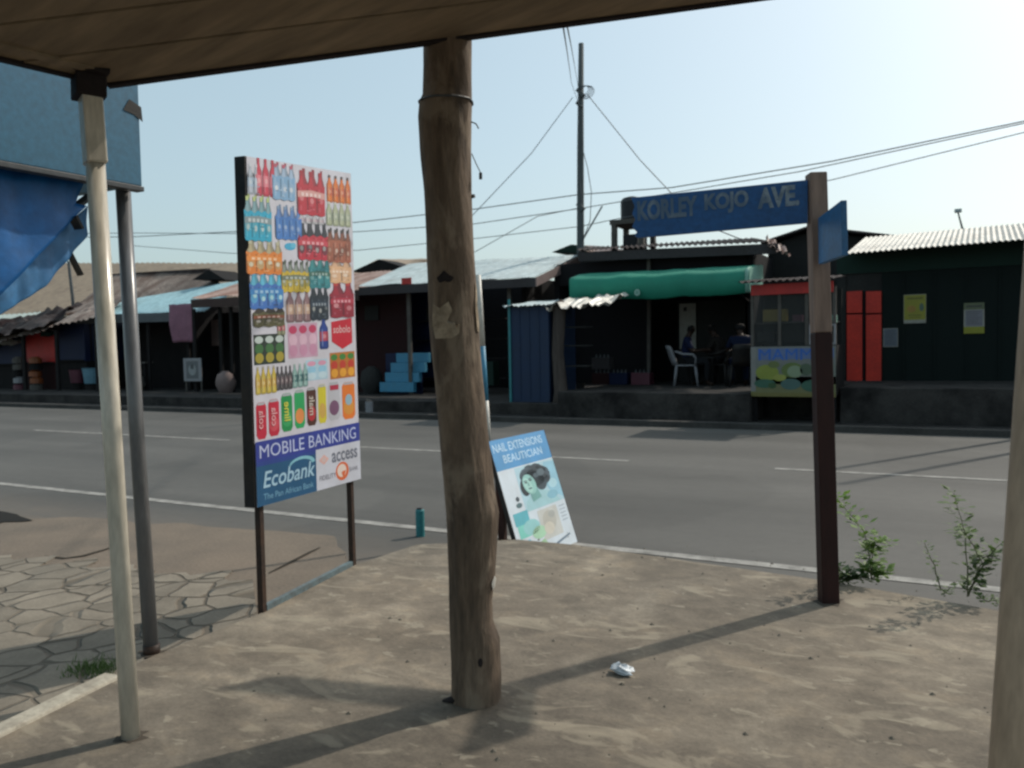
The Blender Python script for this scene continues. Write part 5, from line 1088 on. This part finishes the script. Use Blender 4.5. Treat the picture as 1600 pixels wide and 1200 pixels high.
t = thing('scrap_roof', 'long warped brown scrap sheet roof weighted with ragged tarps and stones', 'roof', (X_(80, YS), YS, .30))
Yr = YS-1.4
mb = MB(); mb.sheet(W(-80, 552, Yr), W(150, 492, Yr), W(222, 452, YS+1.2), W(40, 497, YS+1.2), waves=26, amp=.03, rows=8, sag=.16, jag=.2); mb.build('sheet', M['rustsheet'], t)
mb = MB(); mb.sheet(W(-80, 535, Yr-.1), W(70, 505, Yr-.1), W(130, 478, YS+.2), W(20, 498, YS+.2), waves=10, amp=.03, rows=8, sag=.3, jag=.3); mb.build('sheet', M['darksheet'], t)
for px in (-50, 36, 88, 150): MB().box(X_(px-2, Yr+.2), X_(px+2, Yr+.2), Yr+.2, Yr+.28, .30, W(px, 520-(px*.14), Yr).z-.15).build('post', M['dark'], t)
rn = random.Random(21)
for k in range(16):
    px = rn.uniform(-20, 118); py = 532-px*.27+rn.uniform(-14, 10); p = W(px, py, Yr+.35+rn.uniform(0, .6)); r = rn.uniform(.10, .28); vs = []
    for j in range(5):
        for i in range(8): a = 2*math.pi*i/8; ph = math.pi*j/4; q_ = r*(1+.35*rn.uniform(-1, 1)); vs.append(p+Vector((q_*1.6*math.sin(ph)*math.cos(a), q_*math.sin(ph)*math.sin(a), q_*.5*math.cos(ph))))
    mb = MB(); mb.add(vs, [(j*8+i, j*8+(i+1) % 8, (j+1)*8+(i+1) % 8, (j+1)*8+i) for j in range(4) for i in range(8)]); mb.build('weight', M[['greytimber', 'greywall', 'paper', 'greenfascia'][k % 4 if k % 7 else 2]], t)
def stack(px, cols, label):
    Y = Yk2-.35; t = thing('goods_stack', label, 'goods', (X_(px, Y), Y, .30)); z = .30; n = len(cols); H = (W(px, 557, Y).z-.30)/n
    for k, c_ in enumerate(cols):
        x = X_(px, Y)+.03*math.sin(k*2.3); MB().tube([Vector((x, Y, z+.002)), Vector((x, Y, z+H*.7)), Vector((x, Y, z+H*.86)), Vector((x, Y, z+H*.98))], [.20, .20, .12, .11], 12).build('jar', M[c_], t, smooth=False); z += H
stack(29, ['pinkplastic', 'plastic', 'dark', 'greytimber', 'greytimber'], 'stack of grey and white jars in front of the navy end kiosk')
stack(55, ['greytimber', 'orange', 'orange', 'dark', 'orange'], 'stack of orange jars in front of the red kiosk')

# --- roofs rising behind
def house(name, label, wall, roofpts, Yf, Yb, rm, px0, px1, pyw, gable=None):
    t = thing(name, label, 'house', (X_((px0+px1)/2, Yf), Yf+.3, .06)); roof_part(t, 'roof', *roofpts, Yf, Yb, M[rm], waves=60, amp=.03, sag=.04)
    MB().box(X_(px0, Yf+.3), X_(px1, Yf+.3), Yf+.3, Yb, .06, W((px0+px1)/2, pyw, Yf+.3).z).build('wall', M[wall], t)
    return t
house('house', 'long low house with a wide tan sheet roof behind the scrap roof', 'greywall', ((-120, 500), (400, 462), (520, 411), (20, 411)), YS+4.5, YS+12, 'tansheet', -100, 396, 500)
t = house('house', 'house with a weathered brown roof and dark open gable end', 'greywall', ((120, 478), (350, 452), (330, 424), (180, 428)), YS+2.7, YS+4.3, 'rustsheet', 130, 345, 480)
mb = MB(); mb.slab([W(300, 437, YS+2.6), W(326, 421, YS+2.6), W(352, 437, YS+2.6)], (0, 1.2, 0)); mb.build('gable', M['dark'], t)
mb = MB(); mb.bar(W(165, 432, YS+4.3), W(326, 423, YS+4.3), .16); mb.build('ridge_cap', M['darksheet'], t)
t = house('house', 'house with a tan roof and small dark gable, seen past the drinks board', 'greywall', ((540, 432), (760, 422), (730, 404), (590, 406)), YS+4, YS+7, 'tansheet', 545, 755, 440)
mb = MB(); mb.slab([W(548, 425, YS+3.7), W(592, 405, YS+3.7), W(640, 420, YS+3.7)], (0, 1, 0)); mb.build('gable', M['dark'], t)
t = thing('house', 'low dark gabled roof with a tan slope just behind the utility pole', 'house', (X_(910, YS+4.6), YS+4.8, .06))
mb = MB(); mb.slab([W(862, 394, YS+4.6), W(892, 382, YS+4.6), W(915, 384, YS+4.6), W(915, 396, YS+4.6)], (0, 1.5, 0)); mb.build('gable', M['greenfascia'], t)
roof_part(t, 'roof', (915, 393), (990, 393), (950, 386), (915, 383), YS+4.6, YS+6.5, M['pinksheet'], waves=12)
MB().box(X_(868, YS+4.8), X_(980, YS+4.8), YS+4.8, YS+6, .06, W(920, 398, YS+4.8).z).build('wall', M['greywall'], t)
# thin poles rising by the tarpaulin
cn = [(172, 405, 164, 350, YS+5, 'dark leaning pole just right of the cream pipe, above the tan roof'), (114, 470, 107, 408, YS+2, 'short grey pole standing on the scrap roof under the tarpaulin')]
for a0_, b0_, a1_, b1_, Y, lab in cn: tag(MB().tube([Vector((X_(a0_, Y), Y, .06)), W(a0_, b0_, Y), W(a1_, b1_, Y)], [.06, .06, .05], 8).build('roof_pole', M['utility']), lab, 'pole')

# ------------------------------------------------------------------ stock and clutter in the shade of the shops
def crate(px, Y, z, label, mm, w_=.42, h_=.26, parts=True):
    x = X_(px, Y); t = thing('drinks_crate', label, 'crate', (x, Y, z)); mb = MB(); d_ = .3
    mb.box(x-w_/2, x+w_/2, Y, Y+.02, z+.002, z+h_); mb.box(x-w_/2, x-w_/2+.02, Y+.021, Y+d_-.021, z+.002, z+h_); mb.box(x+w_/2-.02, x+w_/2, Y+.021, Y+d_-.021, z+.002, z+h_); mb.box(x-w_/2, x+w_/2, Y+d_-.02, Y+d_, z+.002, z+h_); mb.box(x-w_/2+.021, x+w_/2-.021, Y+.021, Y+d_-.021, z+.002, z+.02)
    mb.build('box', M[mm], t)
    for k in range(4): MB().tube([Vector((x-w_/2+.07+.094*k, Y+.12, z+.025)), Vector((x-w_/2+.07+.094*k, Y+.12, z+h_-.02)), Vector((x-w_/2+.07+.094*k, Y+.12, z+h_+.07))], [.034, .034, .012], 8).build('bottle', M['trim'], t)
Yc = YS-.35
for px, z, lab, mm in ((938, PZ, 'dull red drinks crate at the bottom of the pile by the thick tree post', 'redwall'), (938, PZ+.34, 'greyish drinks crate on top of the pile by the thick tree post', 'fasciagrey'), (965, PZ, 'blue drinks crate alone on the bar platform, between pile and timber post', 'navy'), (1000, PZ, 'brown-red drinks crate standing right before the bar timber post', 'pinkplastic')):
    crate(px, Yc, z, lab, mm)
def sack(px, Y, z, r, h, label, mm):
    x = X_(px, Y); t = MB(); rn = random.Random(int(px)); vs = []
    for j in range(7):
        f = j/6; rr = r*(.75+.35*math.sin(math.pi*min(1, f*1.05)))*(1 if f < .9 else .45)
        for i in range(14): a = 2*math.pi*i/14; k = 1+.10*rn.uniform(-1, 1); vs.append(Vector((x+rr*k*math.cos(a), Y+rr*k*math.sin(a), z+h*f)))
    t.add(vs, [(j*14+i, j*14+(i+1) % 14, (j+1)*14+(i+1) % 14, (j+1)*14+i) for j in range(6) for i in range(14)]); t.add(vs[-14:], [tuple(range(14))]); tag(t.build('sack', M[mm], None, smooth=True), label, 'sack')
sack(580, YS-.7, .30, .26, .7, 'tall slumped grey sack before the dark red boards', 'greywall'); sack(352, YS-.9, .30, .24, .6, 'slumped brown sack outside the pink-roofed shop', 'fasciapink'); sack(212, YS-.7, .30, .22, .5, 'small pale sack between the two metal posts', 'greytimber')
for px0, px1, py0, py1, lab, mm in ((545+25, 592, 478, 500, 'greyish framed price board on the dark red boards', 'greywall'), (668, 684, 475, 505, 'small dark blue poster inside the shop behind the log', 'navy'), (325, 348, 500, 540, 'dim brown picture board deep inside the pink-roofed shop', 'fasciapink')):
    Y = YS-.02 if px0 < 600 and px0 > 500 else YS+.7
    a_, b_ = W(px0, py0, Y), W(px1, py1, Y); t = MB(); t.box(a_.x, b_.x, Y-.02, Y-.003, b_.z, a_.z); tag(t.build('picture_board', M[mm], bevel=.004), lab, 'board')

for (c_, r_, nm) in ((bs, .045, 0), (g, .05, 0), (s0, .075, 0)):
    mb = MB(); rn = random.Random(int(c_.x*100)); q = [(c_.x+r_*(1+.4*rn.uniform(-1, 1))*math.cos(R(24*i)), c_.y+r_*(1+.4*rn.uniform(-1, 1))*math.sin(R(24*i)), PAD+.0012) for i in range(15)]
    mb.add(q, [tuple(range(15))]); tag(mb.build('dirt_ring', mat('dirt_collar', (.07, .055, .04), .95)), kind='structure')

# two slim poles just past the right border; only their thin shadows lie across the road
hs = Vector((sdir.x, sdir.y, 0)).normalized()
for (px, py, hgt, lab) in ((1365, 723, 5.2, 'slim timber pole before the green shop, taller of the pair casting shadows on the road'), (1400, 741, 6.2, 'slim timber pole farther along the kerb, thinner of the pair casting shadows on the road')):
    p = atz(px, py, 0); k = (YP+.2-p.y)/hs.y; q = p+hs*k; t = thing('kerbside_pole', lab, 'pole', q)
    MB().tube([Vector((q.x, q.y, 0)), Vector((q.x, q.y, hgt*.5)), Vector((q.x, q.y, hgt))], [.06, .055, .045], 10).build('pole', M['utility'], t, smooth=True)
